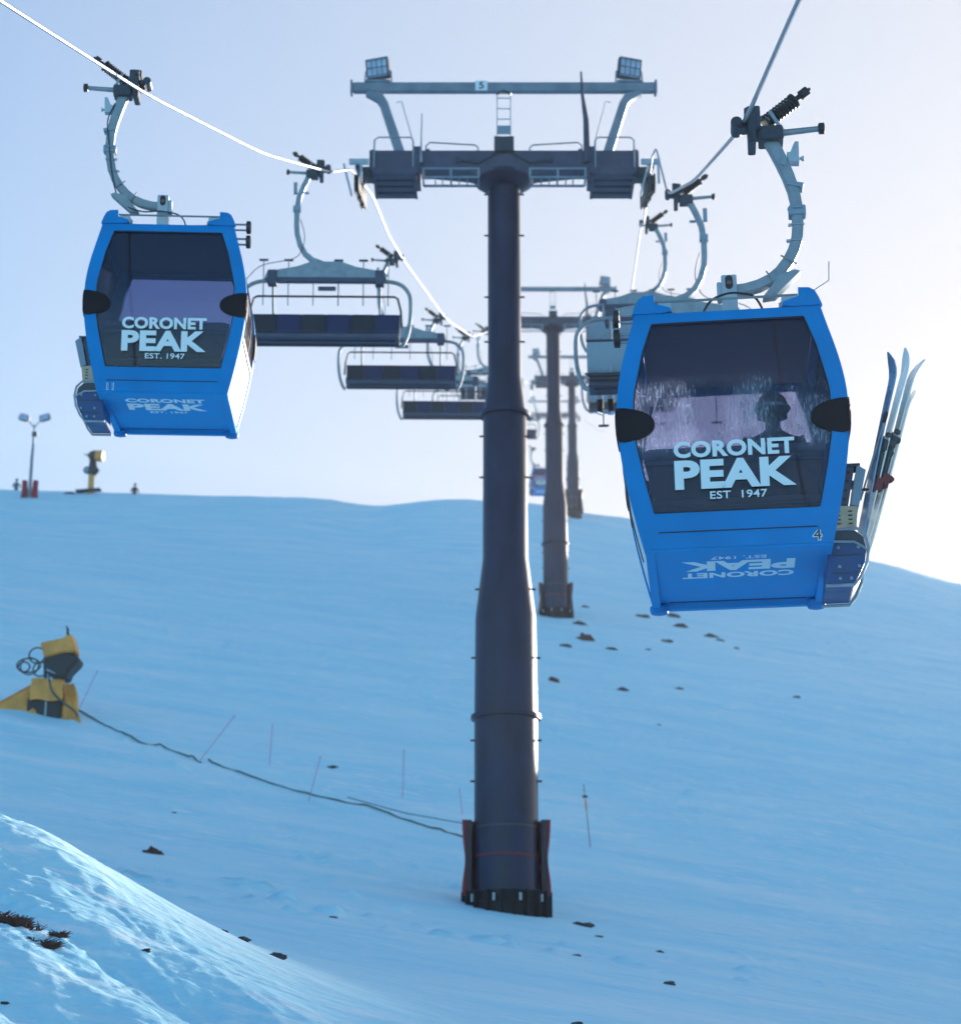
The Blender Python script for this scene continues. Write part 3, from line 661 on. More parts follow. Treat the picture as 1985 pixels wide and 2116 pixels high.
    b = MB(); b.box((0, 0, 2.075), (1.2, .12, .03)); b.box((post_dx, 0, 2.10), (.3, .34, .03)); b.build('roof_beam', 'galv', r)
    # benches with high brown backs at both ends
    for e in (-1, 1):
        b = MB(); b.box((0, e * .62, .42), (1.36, .42, .09)); b.box((0, e * .62, .2), (1.2, .34, .35)); bn = b.build('bench', 'bronze', r, bevel=.02)
        b = MB(); b.grid(lambda u, v: tuple(((2 * u - 1) * (.66 + .08 * v), e * (.86 - .04 * math.sin(v * 2.6) - o), .44 + (.36 if e < 0 else .36) * v) for o in (0, .05)), 6, 8); b.build('seat_back', 'bronze', bn)
        b = MB(); b.tube([(-.74, e * .84, .82), (-.6, e * .835, .835), (.6, e * .835, .835), (.74, e * .84, .82)], .042, 10); b.grid(lambda u, v: tuple(((2 * u - 1) * (.72 - .02 * v), e * (.875 - .10 * math.sin(v * 1.5) - o), .73 + .17 * v) for o in (0, .03)), 6, 8); b.build('back_rail', 'lining', bn)  # upper slab coloured lighter to stand in for the light it reflects
    MB().box((.0, .0, .05), (1.3, 1.6, .02)).build('floor_mat', 'bronze', r)
    # post
    pw = .135
    p = MB(); p.box((post_dx, 0, 2.40), (pw, .16, .66)); p.box((post_dx - s * .088, 0, 2.59), (.04, .12, .17)); po = p.build('hanger_post', 'galvl', r, bevel=.008)
    h = MB(); h.tube([(post_dx, -.081, 2.615 + dz) for dz in (0,)] + [(post_dx, -.084, 2.665)], .001, 4)
    h = MB(); h.prism([(post_dx + .034 * math.cos(t) , 2.655 + (.03 if math.sin(t) > 0 else -.03) + .034 * math.sin(t)) for t in np.linspace(0, 2 * math.pi, 20, endpoint=False)], -.088, -.079); h.build('bolt_hole', 'black', po)
    MB().cyl((post_dx, -.1, 2.645), (post_dx, -.086, 2.645), .02, 10).build('pivot_bolt', 'bronze', po)
    ox = post_dx
    path = [(.06, 2.60), (.14, 2.605), (.26, 2.635), (.37, 2.685), (.455, 2.755), (.53, 2.85), (.585, 2.955), (.62, 3.07), (.635, 3.2), (.635, 3.38), (.615, 3.53), (.575, 3.68), (.525, 3.82), (.475, 3.95), (.43, 4.05), (.40, 4.12)]
    k = rope_dx - post_dx          # rope stands this much to the hanger side of the post
    rz_ = 4.204
    hp = []
    for x, z in path:
        t = min(1, max(0, (z - 2.7) / 1.5)); hp.append((ox + s * x + (k - s * .14) * t, 0, z))
    arm = MB().ribbon(hp, [.1] * 10 + [.105, .11, .115, .12, .12, .11], .10).build('hanger_arm', 'galv', r, bevel=.012)
    q = lambda i: Vector(hp[i])
    b = MB(); c = q(8).lerp(q(9), .7); b.box(c, (.15, .13, .09)); b.box(c + Vector((0, -.07, .02)), (.09, .012, .025)); b.build('sensor_box', 'shell', arm, bevel=.006)
    b = MB(); b.box(q(10) + Vector((s * .015, 0, .05)), (.15, .13, .04), (0, R(s * 14), 0)); b.box(q(10) + Vector((-s * .07, 0, .28)), (.04, .12, .08), (0, R(s * 20), 0)); b.each('clamp_band', 'shell', arm)
    b = MB(); c = q(12) + Vector((s * .11, 0, .06)); b.prism([(c.x - s * .05 + 0, c.z - .07), (c.x + s * .045, c.z - .08), (c.x + s * .05, c.z + .12), (c.x + s * .015, c.z + .12), (c.x - s * .03, c.z + .02), (c.x - s * .06, c.z + .02)], -.05, .05)
    b.cyl((c.x + s * .05, 0, c.z - .03), (c.x + s * .075, 0, c.z - .03), .014, 8); b.cyl((c.x + s * .07, 0, c.z - .03), (c.x + s * .09, 0, c.z - .03), .024, 10); b.build('cam_fin', 'galvl', arm)
    b = MB()
    for i, a0 in ((3, 0), (5, 0)):
        c = q(i); tg = (q(i + 1) - q(i - 1)).normalized(); nm = tg.cross(Vector((0, 1, 0)))
        b.tube([c + nm * .075 * s_ + Vector((0, y_, 0)) for s_, y_ in ((-1.2, -.062), (1.0, -.062))], .0075, 6)
    b.prism([(q(5).x + s * .05, q(5).z - .10), (q(5).x + s * .10, q(5).z - .12), (q(3).x + s * .03, q(3).z - .17), (q(2).x + s * .03, q(2).z - .13), (q(4).x, q(4).z - .04)], -.07, .07)
    b.build('arm_bracket', 'galv', arm)
    b = MB()
    for i, f_ in ((9, .2), (8, .1), (7, .3)):
        c = q(i).lerp(q(i - 1), f_); b.tube([c + Vector((-.062 * s, -.056, .004)), c + Vector((.06 * s, -.056, -.004))], .006, 6); b.box(c + Vector((-.07 * s, -.04, 0)), (.03, .03, .02))
    b.each('cable_tie', 'galvl', arm)
    b = MB(); b.tube(catmull([(q(13).x + s * .07, -.05, q(13).z - .03), (q(11).x + s * .07, -.06, q(11).z), (q(9).x - s * .0, -.065, q(9).z), (q(7).x, -.065, q(7).z), (q(5).x + s * .05, -.065, q(5).z - .05), (q(4).x + s * .04, -.05, q(4).z - .14), (ox + s * .25, -.1, 2.50), (ox, -.12, 2.50), (ox - s * .25, -.12, 2.42), (ox - s * .33, -.12, 2.10)], 6), .009, 6); b.build('control_cable', 'black', r) if s < 0 else None
    if s > 0: MB().tube(catmull([(-.28, -.3, 2.06), (-.15, -.3, 2.36), (.0, -.3, 2.45), (.15, -.3, 2.45), (.28, -.3, 2.38), (.40, -.3, 2.06)], 8), .011, 8).build('control_cable', 'black', r)
    grip(r, s, rope_dx, rz_)
    # roof gear: rods between the post tops, springs, guide wheels, whip antenna
    b = MB(); b.tube([(-.60, -.8, 2.20), (.60, -.8, 2.20)], .011, 6); b.tube([(-.60, .8, 2.20), (.60, .8, 2.20)], .011, 6); b.tube([(-.45, -.6, 2.14), (.5, -.6, 2.16)], .008, 6); b.each('roof_rod', 'galv', r)
    for e in (-1, 1):
        for sx in (-1, 1):
            b = MB(); b.box((sx * .52, e * .76, 2.12), (.12, .14, .12)); b.cyl((sx * .44, e * .76, 2.12), (sx * .60, e * .76, 2.13), .035, 10); b.build('door_hinge_block', 'galvl', r, bevel=.006)
            MB().cyl((sx * .60, e * .8, 2.12), (sx * .66, e * .8, 2.15), .02, 8).build('hinge_bolt', 'bronze', r)
    for z, x1, x0 in ((2.11, .93, .58), (1.93, .93, .70)):
        b = MB(); yy = -.7
        for dz in (-.035, .035): b.cyl((-s * x0, yy, z + dz), (-s * (x1 - .03), yy, z + dz), .013, 8)
        w_ = b.build('guide_wheel_arm', 'galvl', r)
        MB().lathe([(.06, -.028), (.078, -.022), (.078, .022), (.06, .028)], (-s * x1, yy, z), 20, 'x').build('guide_wheel', 'black', w_)
    if s > 0: MB().tube([(.58, -.86, 2.10), (.72, -.86, 2.20), (.86, -.86, 2.29), (.87, -.86, 2.46)], .005, 5).build('whip_antenna', 'galvl', r)
    # ski rack on the door side
    zk, xk = -.16, -.03; ya, yb = -.62, .05; Z = lambda pts: [(s * (x + xk), z + zk) for x, z in pts]
    bk = MB().prism(Z([(.78, .33), (.99, .33), (1.045, .28), (1.065, .18), (1.045, .06), (.99, -.05), (.95, -.11), (.72, -.11)]), ya, yb).build('ski_basket', 'blue_dark', r, bevel=.006)
    b = MB()
    for y in (ya - .006, yb + .006): b.tube([(x, y, z) for x, z in Z([(.79, .345), (1.0, .35), (1.062, .29), (1.082, .18), (1.062, .06), (1.005, -.06), (.95, -.125), (.72, -.125)])], .014, 6)
    b.tube([(x, ya - .008, z) for x, z in Z([(.77, .245), (.97, .235), (1.035, .195), (1.075, .16)])], .011, 6); b.each('rim', 'galvl', bk)
    MB().prism(Z([(.79, .335), (.79, .25), (.97, .24), (1.055, .17), (1.04, .28), (.98, .335)]), ya - .004, ya + .01).build('dark_band', 'dark', bk)
    b = MB()
    for z in (.19, .03, -.07):
        for x in (.84, 1.0 if z > 0 else .93): x += xk; b.cyl((s * x, ya - .014, z + zk), (s * x, ya, z + zk), .014, 8)
    b.each('rivet', 'galv', bk)
    b = MB()
    for z in (.13, -.02): b.box((s * (.9 + xk), ya - .003, z + zk), (.24, .008, .008))
    b.each('rib', 'dark', bk)
    tn = MB().prism(Z([(.80, .37), (1.0, .37), (1.02, .545), (.82, .56)]), ya + .02, ya + .045).build('rack_toe_plate', 'tan', r)
    b = MB()
    for x in (.86, .955):
        for z in (.40, .435, .47, .505): b.box((s * (x + xk), ya + .018, z + zk), (.032, .008, .010))
    b.each('slot', 'black', tn)
    for y in (ya + .02, yb - .05):
        pf = MB().prism(Z([(.865, .56), (.945, .56), (1.015, .89), (.935, .89)]), y, y + .03).build('rack_upright', 'arm', r)
        b = MB()
        for t in (.15, .38, .62, .85): b.cyl((s * (.905 + xk + .068 * t), y - .004, .56 + zk + .33 * t), (s * (.905 + xk + .068 * t), y + .002, .56 + zk + .33 * t), .015, 10)
        b.each('upright_hole', 'black', pf)
    MB().prism(Z([(.965, .56), (1.03, .54), (1.105, .85), (1.035, .90)]), ya + .005, yb - .01).build('rack_guard', 'shell', r)
    b = MB(); b.box((s * (.96 + xk), ya + .1, .90 + zk), (.2, .2, .02)); b.box((s * (.96 + xk), yb - .1, .90 + zk), (.2, .2, .02)); b.each('rack_cap', 'dark', r)
    # lettering
    front = Matrix(((1, 0, 0, 0), (0, 0, -1, -hdep(.6) - .001), (0, 1, 0, 0), (0, 0, 0, 1)))
    o = text_obj('window_lettering', [('CORONET', 0, .755, .98, .142), ('PEAK', .0, .485, .98, .25), (words, .02, .395, .46, .066)], 'vinyl', r, front)
    fl = -1 if flip else 1       # printed underneath
    und = Matrix(((fl, 0, 0, 0), (0, -fl, 0, -.34), (0, 0, -1, -.0155), (0, 0, 0, 1)))
    if flip: rows = [('CORONET', 0, .16, .93, .17), ('PEAK', 0, -.2, .93, .30), ('EST. 1947', 0, -.34, .45, .09)]
    else: rows = [('CORONET', 0, .16, .93, .17), ('PEAK', 0, -.2, .93, .30), ('EST. 1947', 0, -.34, .45, .09)]
    text_obj('floor_lettering', rows, 'vinyl', r, und)
    nf = Matrix(((1, 0, 0, 0), (0, 0, -1, -hdep(.06) - .003), (0, 1, 0, 0), (0, 0, 0, 1)))
    wn = .06 if len(number) == 1 else .065
    o = text_obj('number_outline', [(number, num_x, .016, wn + .018, .103)], 'vinyl', r, nf, bold=.05)
    text_obj('number_decal', [(number, num_x, .023, wn, .089)], 'black_ink' if s > 0 else 'blue', o, Matrix.Translation((0, -.0035, 0)) @ nf, bold=.0)
    return r
gR = gondola('gondola_cabin', (2.10, 16.03, 4.30), R(-6.5), 0, 1, .19, .05, '4', .63, 'EST  1947', True,
             'large near blue gondola number 4 with skis in its rack and a helmeted passenger', True, ry=R(-.7))
gL = gondola('gondola_cabin', (-3.60, 22.22, 7.92), R(3.0), R(5.2), -1, -.42, -.17, '11', -.60, 'EST. 1947', False,
             'blue gondola at upper left, empty ski basket and sunlit right side')
gF = copy_tree(gL, label='tiny distant blue gondola low over the crest, seen between the two front towers')
gF.location = (5.25, 170, 53.1); gF.rotation_euler = (0, 0, R(3))

# ------------------------------------------------------------------ skis in the rack of the near cabin
SK = gR.matrix_basis.copy()
def ski(pbase, ptop, yb, mt, tip, side, label):
    a = Vector(pbase); b = Vector(ptop); L = (b - a).length
    r = empty('ski', SK @ Vector((a.x, yb, a.z)), label=label, cat='ski', group='skis standing in the rack of the near gondola')
    d = (SK.to_3x3() @ (b - a)).normalized(); yv = (SK.to_3x3() @ Vector((0, 1, 0))); yv = (yv - d * yv.dot(d)).normalized(); xv = yv.cross(d)
    c_, s__ = math.cos(R(24)), math.sin(R(24)); xv, yv = (xv * c_ + yv * s__), (yv * c_ - xv * s__)
    r.rotation_euler = Matrix((xv, yv, d)).transposed().to_euler()
    # ski faces along x (its thickness), broad in y
    n = 26; pts = []
    def f(u, v):
        z = u * L; wd = .058 - .012 * math.sin(math.pi * u) + (-.05 * max(0, (u - .93) / .07)**2) - .012 * max(0, (.06 - u) / .06)
        c = side * (tip * max(0, (u - .86) / .14)**2 + .012 * math.sin(math.pi * u)); y = (2 * v - 1) * wd
        return ((c + .009, y, z), (c - .004, y, z))
    body = MB().grid(f, n, 4).build('ski_body', mt, r)
    z0 = L * .52
    b_ = MB(); b_.box((side * -.04, 0, z0), (.05, .07, .10)); b_.box((side * -.07, 0, z0 + .03), (.06, .06, .05)); b_.box((side * -.025, 0, z0 - .17), (.035, .085, .22)); b_.box((side * -.06, .03, z0 - .08), (.05, .04, .05), (0, R(25), 0)); b_.box((side * -.05, -.03, z0 + .09), (.05, .03, .04)); bd = b_.build('binding', 'dark', r, bevel=.008)
    b_ = MB(); b_.box((side * -.05, 0, z0 - .33), (.07, .075, .12)); b_.box((side * -.10, 0, z0 - .30), (.05, .06, .05), (0, R(30), 0)); b_.build('heel_piece', 'binding_red', bd, bevel=.008)
    return r
ski((.99, 0, .10), (1.40, 0, 1.66), -.50, 'ski_blue', .09, -1, 'blue grey ski with a single pointed tip, innermost in the rack')
ski((1.02, 0, .12), (1.51, 0, 1.72), -.46, 'ski_white', .05, -1, 'white ski with red binding whose tip ends upright in the crossed pair')
ski((1.04, 0, .10), (1.56, 0, 1.70), -.36, 'ski_white', .08, 1, 'white ski of the crossed pair with its tip curling outward to the right')
ski((1.06, 0, .08), (1.50, 0, 1.45), -.28, 'ski_white', .05, 1, 'shorter white ski outermost in the rack, its tip curling right')
for (a, b, lb) in (((1.02, -.55, .45), (1.27, -.55, 1.16), 'dark ski pole leaning with the skis, grip outward'), ((1.07, -.3, .30), (1.20, -.3, .70), 'shorter ski pole low beside the red bindings')):
    r = empty('ski_pole', SK @ Vector(a), gR.rotation_euler, label=lb, cat='ski pole', group='ski poles in the rack of the near gondola')
    v = Vector(b) - Vector(a)
    MB().tube([(0, 0, 0), v], .008, 8).build('shaft', 'galv', r)
    MB().tube([v * .9, v, v * 1.03], [.014, .017, .01], 8).build('handle', 'black', r); MB().lathe([(.002, -.01), (.045, 0), (.002, .01)], tuple(v * .12), 12).build('basket_disc', 'dark', r)

# ------------------------------------------------------------------ people
def person(loc, rz, pose, jacket, label, scale=1., helmet='cap', sitting=True, legs='jacket', group=None, lean=0.):
    """origin at the pelvis (sitting) or the feet (standing); faces +Y"""
    r = empty('person', loc, (0, 0, rz), scale, label=label, cat='person', group=group)
    if sitting:
        J = [((0, 0, .09), (.15, .12)), ((0, .02, .28), (.14, .10)), ((0, .05 + lean * .5, .47), (.17, .115)), ((0, .06 + lean * .6, .56), (.08, .08)), ((0, .08 + lean * .7, .64), .055), ((0, .10 + lean * .8, .74), (.075, .09)), ((0, .10 + lean * .8, .82), (.07, .085))]
        E_ = [(0, 1), (1, 2), (2, 3), (3, 4), (4, 5), (5, 6)]
        hd = Vector((0, .10 + lean * .8, .76)); n = 7
        for s in (-1, 1):
            J += [((s * .10, .05, .06), .10), ((s * .12, .45, .08), .075), ((s * .12, .50, -.32), .055), ((s * .12, .46, -.36), .05)]
            E_ += [(0, n), (n, n + 1), (n + 1, n + 2), (n + 2, n + 3)]; n += 4
            J += [((s * .20, .05 + lean * .5, .50), .065), ((s * .25, .12 + lean * .4, .26), .05), ((s * .13, .34, .20), .04), ((s * .10, .40, .20), .04)]
            E_ += [(2, n), (n, n + 1), (n + 1, n + 2), (n + 2, n + 3)]; n += 4
    else:
        J = [((0, 0, .92), (.14, .11)), ((0, 0, 1.12), (.13, .10)), ((0, .02, 1.36), (.17, .11)), ((0, .02, 1.46), (.08, .08)), ((0, .03, 1.54), .055), ((0, .04, 1.64), (.075, .09)), ((0, .04, 1.72), (.07, .08))]
        E_ = [(0, 1), (1, 2), (2, 3), (3, 4), (4, 5), (5, 6)]; hd = Vector((0, .04, 1.65)); n = 7
        for s in (-1, 1):
            J += [((s * .10, 0, .84), .095), ((s * .13, .06, .48), .07), ((s * .14, -.02, .10), .05), ((s * .14, .08, .04), .045)]
            E_ += [(0, n), (n, n + 1), (n + 1, n + 2), (n + 2, n + 3)]; n += 4
            J += [((s * .20, .02, 1.40), .065), ((s * .29, .04, 1.14), .05), ((s * .26, .22, 1.0), .04), ((s * .25, .28, .98), .04)]
            E_ += [(2, n), (n, n + 1), (n + 1, n + 2), (n + 2, n + 3)]; n += 4
    body = skin_body('body', J, E_, jacket, r)
    MB().ball((hd.x, hd.y + .035, hd.z - .02), (.07, .075, .095)).build('face', 'skin', r)
    f = MB().ball((hd.x, hd.y + .115, hd.z - .025), (.011, .016, .02), 8, 5); f.build('nose', 'skin', r)
    f = MB().box((hd.x, hd.y + .106, hd.z - .065), (.04, .01, .008)); f.build('mouth', 'binding_red', r)
    h = MB().ball((hd.x, hd.y - .01, hd.z + .035), (.125, .145, .125), 20, 12).build('helmet', helmet, r)
    g = MB(); g.grid(lambda u, v: tuple((hd.x + (.115 + o) * math.sin((u - .5) * 2.4), hd.y + (.105 + o) * math.cos((u - .5) * 2.4), hd.z - .01 + .075 * (v - .5)) for o in (.012, 0)), 10, 4); g.build('goggles', 'goggle', r)
    MB().tube([(hd.x + .134 * math.cos(t), hd.y - .01 + .152 * math.sin(t), hd.z + .02) for t in np.linspace(0, 2 * math.pi, 24, endpoint=False)], .012, 6, closed=True).build('goggle_strap', 'white', r)
    if sitting:
        for s in (-1, 1):
            b = MB(); b.tube([(s * .12, .50, -.16), (s * .12, .49, -.30), (s * .12, .48, -.40)], [.075, .07, .065], 12); b.box((s * .12, .56, -.41), (.11, .30, .09)); b.build('ski_boot', 'cap', r, bevel=.015)
    else:
        for s in (-1, 1): MB().box((s * .14, .05, .06), (.11, .30, .12)).build('ski_boot', 'cap', r, bevel=.02)
    for s in (-1, 1):      # gloved hands: palm, four fingers, thumb
        c = Vector((s * .10, .43, .20)) if sitting else Vector((s * .25, .31, .98))
        b = MB(); b.ball(tuple(c), (.042, .05, .028), 10, 6)
        for i in range(4):
            x = c.x + (i - 1.5) * .022; b.tube([(x, c.y + .03, c.z + .005), (x, c.y + .075 - .006 * abs(i - 1), c.z), (x, c.y + .09 - .008 * abs(i - 1), c.z - .03)], [.013, .012, .010], 7)
        b.tube([(c.x - s * .03, c.y, c.z), (c.x - s * .058, c.y + .03, c.z - .004), (c.x - s * .055, c.y + .055, c.z - .012)], [.014, .013, .010], 7)
        b.build('glove', 'cap', r)
    return r
person(SK @ Vector((.34, -.52, .50)), gR.rotation_euler.z, None, 'jacket', 'person in dark jacket and black helmet sitting inside the near gondola, back to camera', 1.02)

# ------------------------------------------------------------------ six-seat chair
def chair(name, up=True):
    r = empty(name, (0, 0, 0))
    # z=0: underside of the seat; rope at z=3.45
    path = [(-.32, 3.36), (-.37, 3.28), (-.46, 3.08), (-.54, 2.86), (-.575, 2.6), (-.575, 2.3), (-.56, 2.12), (-.50, 1.9), (-.40, 1.72), (-.26, 1.6), (-.05, 1.52)]
    h = MB().ribbon([(x, 0, z) for x, z in path], .095, .10).build('hanger_arm', 'galv', r, bevel=.01)
    b = MB(); b.box((-.575, 0, 2.63), (.14, .13, .1)); b.box((-.61, 0, 3.05), (.07, .08, .22)); b.box((-.40, -.02, 2.95), (.1, .05, .03)); b.each('clamp_box', 'shell', h)
    MB().tube(catmull([(-.5, -.06, 2.4), (-.42, -.08, 2.1), (-.44, -.08, 1.85), (-.6, -.1, 1.6), (-1.2, -.1, 1.45), (-1.5, -.1, 1.15)], 5), .008, 5).build('control_cable', 'dark', r)
    grip(r, -1, 0., 3.45)
    b = MB(); b.prism([(-1.15, 1.22), (1.13, 1.22), (1.1, 1.36), (.55, 1.46), (.28, 1.56), (-.28, 1.56), (-.55, 1.46), (-1.1, 1.36)], -.06, .06); sp = b.build('spreader', 'galv', r, bevel=.008)
    MB().box((0, 0, 1.20), (2.2, .14, .08)).build('cross_tube', 'arm', sp)
    b = MB(); [b.box((s * 1.0, 0, 1.24), (.17, .2, .28)) for s in (-1, 1)]; b.each('spreader_clamp', 'arm', sp, bevel=.01)
    MB().box((.02, -.02, 1.03), (.33, .03, .08)).build('sign_plate', 'arm', sp)
    bl = [(-.95, .08, 1.22), (-1.25, .08, 1.20), (-1.42, .08, 1.13), (-1.53, .08, 1.0), (-1.575, .08, .84), (-1.575, .10, .5), (-1.53, .14, .2), (-1.44, .15, -.02), (-1.38, .15, -.04)]
    for s in (-1, 1): MB().tube(catmull([(-s * x, y, z) for x, y, z in bl], 4), .038, 10).build('side_bail', 'galv', r)
    for i in range(6):
        x = -1.375 + (i + .5) * 2.75 / 6; m = 'navy' if i % 2 else 'pad'
        MB().box((x, -.02, .10), (.452, .50, .075)).build('seat_pad', m, r, bevel=.02)
        MB().box((x, .245, .40), (.452, .07, .46), (R(-10), 0, 0)).build('back_pad', m, r, bevel=.02)
    b = MB(); b.box((0, -.01, .035), (2.75, .46, .05)); b.box((0, -.25, .03), (2.75, .04, .06)); b.box((0, .24, .03), (2.75, .06, .09)); b.box((0, .0, .0), (2.6, .06, .04)); b.build('seat_frame', 'arm', r)
    b = MB(); b.grid(lambda u, v: tuple(((2 * u - 1) * 1.39, .29 + o + .16 * v + .05 * math.sin(v * 3), .13 + .52 * v) for o in (0, .025)), 12, 8); bs = b.build('back_shell', 'shell', r)
    b = MB(); b.box((0, .37, .12), (2.78, .05, .05)); b.tube([(-1.39, .46, .665), (1.39, .46, .665)], .03, 8); b.box((0, .34, .07), (2.7, .04, .07)); b.build('shell_trim', 'pad', bs)
    b = MB(); [b.cyl((s * 1.2, .40, .38), (s * 1.2, .425, .38), .045, 14) for s in (-1, 1)]; b.each('shell_knob', 'black', bs)
    b = MB(); [b.box((s * 1.345, .385, .39), (.09, .03, .42), (R(-17), 0, 0)) for s in (-1, 1)]; b.each('shell_edge', 'tan', bs)
    for s in (-1, 0, 1): MB().tube([(s * 1.0, .2, 1.2), (s * 1.0, .30, .9), (s * 1.0, .42, .6), (s * 1.0, .35, .1)], .025, 8).build('back_strut', 'galv', r) if s else None
    if up:
        b = MB(); b.tube([(-1.42, 0, .28), (-1.40, .02, .6), (-1.34, .05, .86), (-1.28, .05, .9), (1.28, .05, .9), (1.34, .05, .86), (1.40, .02, .6), (1.42, 0, .28)], .022, 8)
        rb = b.build('restraint_bar', 'dark', r)
        for i in range(6):
            x = -1.17 + i * .466
            MB().tube([(x, .05, .72), (x, .05, 1.1), (x, .02, 1.6)], .012, 6).build('footrest_stem', 'galv', rb)
            MB().box((x, .02, 1.61), (.17, .06, .025)).build('footrest', 'dark', rb)
    else:
        b = MB(); b.tube([(-1.42, 0, .28), (-1.40, -.25, .36), (-1.34, -.5, .38), (1.34, -.5, .38), (1.40, -.25, .36), (1.42, 0, .28)], .022, 8)
        rb = b.build('restraint_bar', 'dark', r)
        for i in range(6):
            x = -1.17 + i * .466
            MB().tube([(x, -.5, .38), (x, -.52, 0), (x, -.55, -.42)], .012, 6).build('footrest_stem', 'galv', rb)
            MB().box((x, -.55, -.44), (.17, .06, .025)).build('footrest', 'dark', rb)
    return r
RX = lambda rope, Y: tuple(float(np.interp(Y, [p[1] for p in rope], [p[i] for p in rope])) for i in (0, 2))
GRP = 'six-seat chairs hanging from the ropes'
proto = chair('lift_chair', True)
Ls = [(35.1, 'nearest empty six-seat chair, just right of the left gondola'),
      (48.1, 'empty six-seat chair below and right of the nearest one, left of the near tower'),
      (62.9, 'empty six-seat chair lowest of the three clear ones, partly behind the near tower'),
      (77.3, 'chair mostly hidden behind the third empty chair, its bright hanger showing above'),
      (91.3, 'small far chair half hidden by the left edge of the near tower'),
      (120.5, 'small distant chair with its right end showing between the near and second towers')]
for i, (Y, lb) in enumerate(Ls):
    o = proto if i == 0 else copy_tree(proto)
    x, z = RX(ropeL, Y); o.location = (x - .02, Y, z - 3.45); o.rotation_euler = (R(2), 0, R(1.0)); tag(o, lb, 'chairlift', GRP)
c2 = copy_tree(proto); x, z = RX(ropeR, 47.1); c2.location = (x, 47.1, z - 3.45); c2.rotation_euler = (0, 0, R(180 - 4)); tag(c2, 'chair seen from behind above the near one, mostly hidden by the large gondola', 'chairlift', GRP)
c3 = copy_tree(proto); x, z = RX(ropeR, 62.5); c3.location = (x, 62.5, z - 3.45); c3.rotation_euler = (0, 0, R(180 - 3)); tag(c3, 'farther chair on the right-hand rope, mostly hidden behind the two nearer chairs', 'chairlift', GRP)
c1 = chair('lift_chair', False); x, z = RX(ropeR, 31.2); C1 = Vector((x + .0, 31.2, z - 3.45)); c1.location = C1; c1.rotation_euler = (0, 0, R(180 - 5)); tag(c1, 'occupied chair seen from behind beside the left edge of the large gondola, boots dangling', 'chairlift', GRP)
c1m = Matrix.Translation(C1) @ Euler((0, 0, R(175))).to_matrix().to_4x4()
for i, (x, lb) in enumerate(((1.12, 'small skier on the left end of the occupied chair, pale trousers and dark boots'), (.62, 'small skier second from the left on the occupied chair beside the gondola edge'))):
    p = person(c1m @ Vector((x, -.05, .10)), R(-5), None, 'pants', lb, .74, 'cap', True, lean=.12, group='skiers riding the occupied chair')
    for s in (-1, 1):
        sk = MB(); sk.grid(lambda u, v: tuple(((2 * v - 1) * .045, -.62 + 1.3 * u, .012 * o + .09 * max(0, (u - .88) / .12)**2) for o in (1, 0)), 20, 2)
        o = sk.build('ski', 'ski_blue', None, c1m @ Vector((x - s * .13 * .74, -.47, -.26)), (R(17), R(3), R(-5 + s * 5)))
        tag(o, 'ski on the %s foot of the %s small skier on the occupied chair' % ('right' if s > 0 else 'left', 'left-end' if i == 0 else 'second'), 'ski', 'skis worn on the occupied chair')

# ------------------------------------------------------------------ things standing on the snow
def stuff_on(x, y): return (x, y, G(x, y))
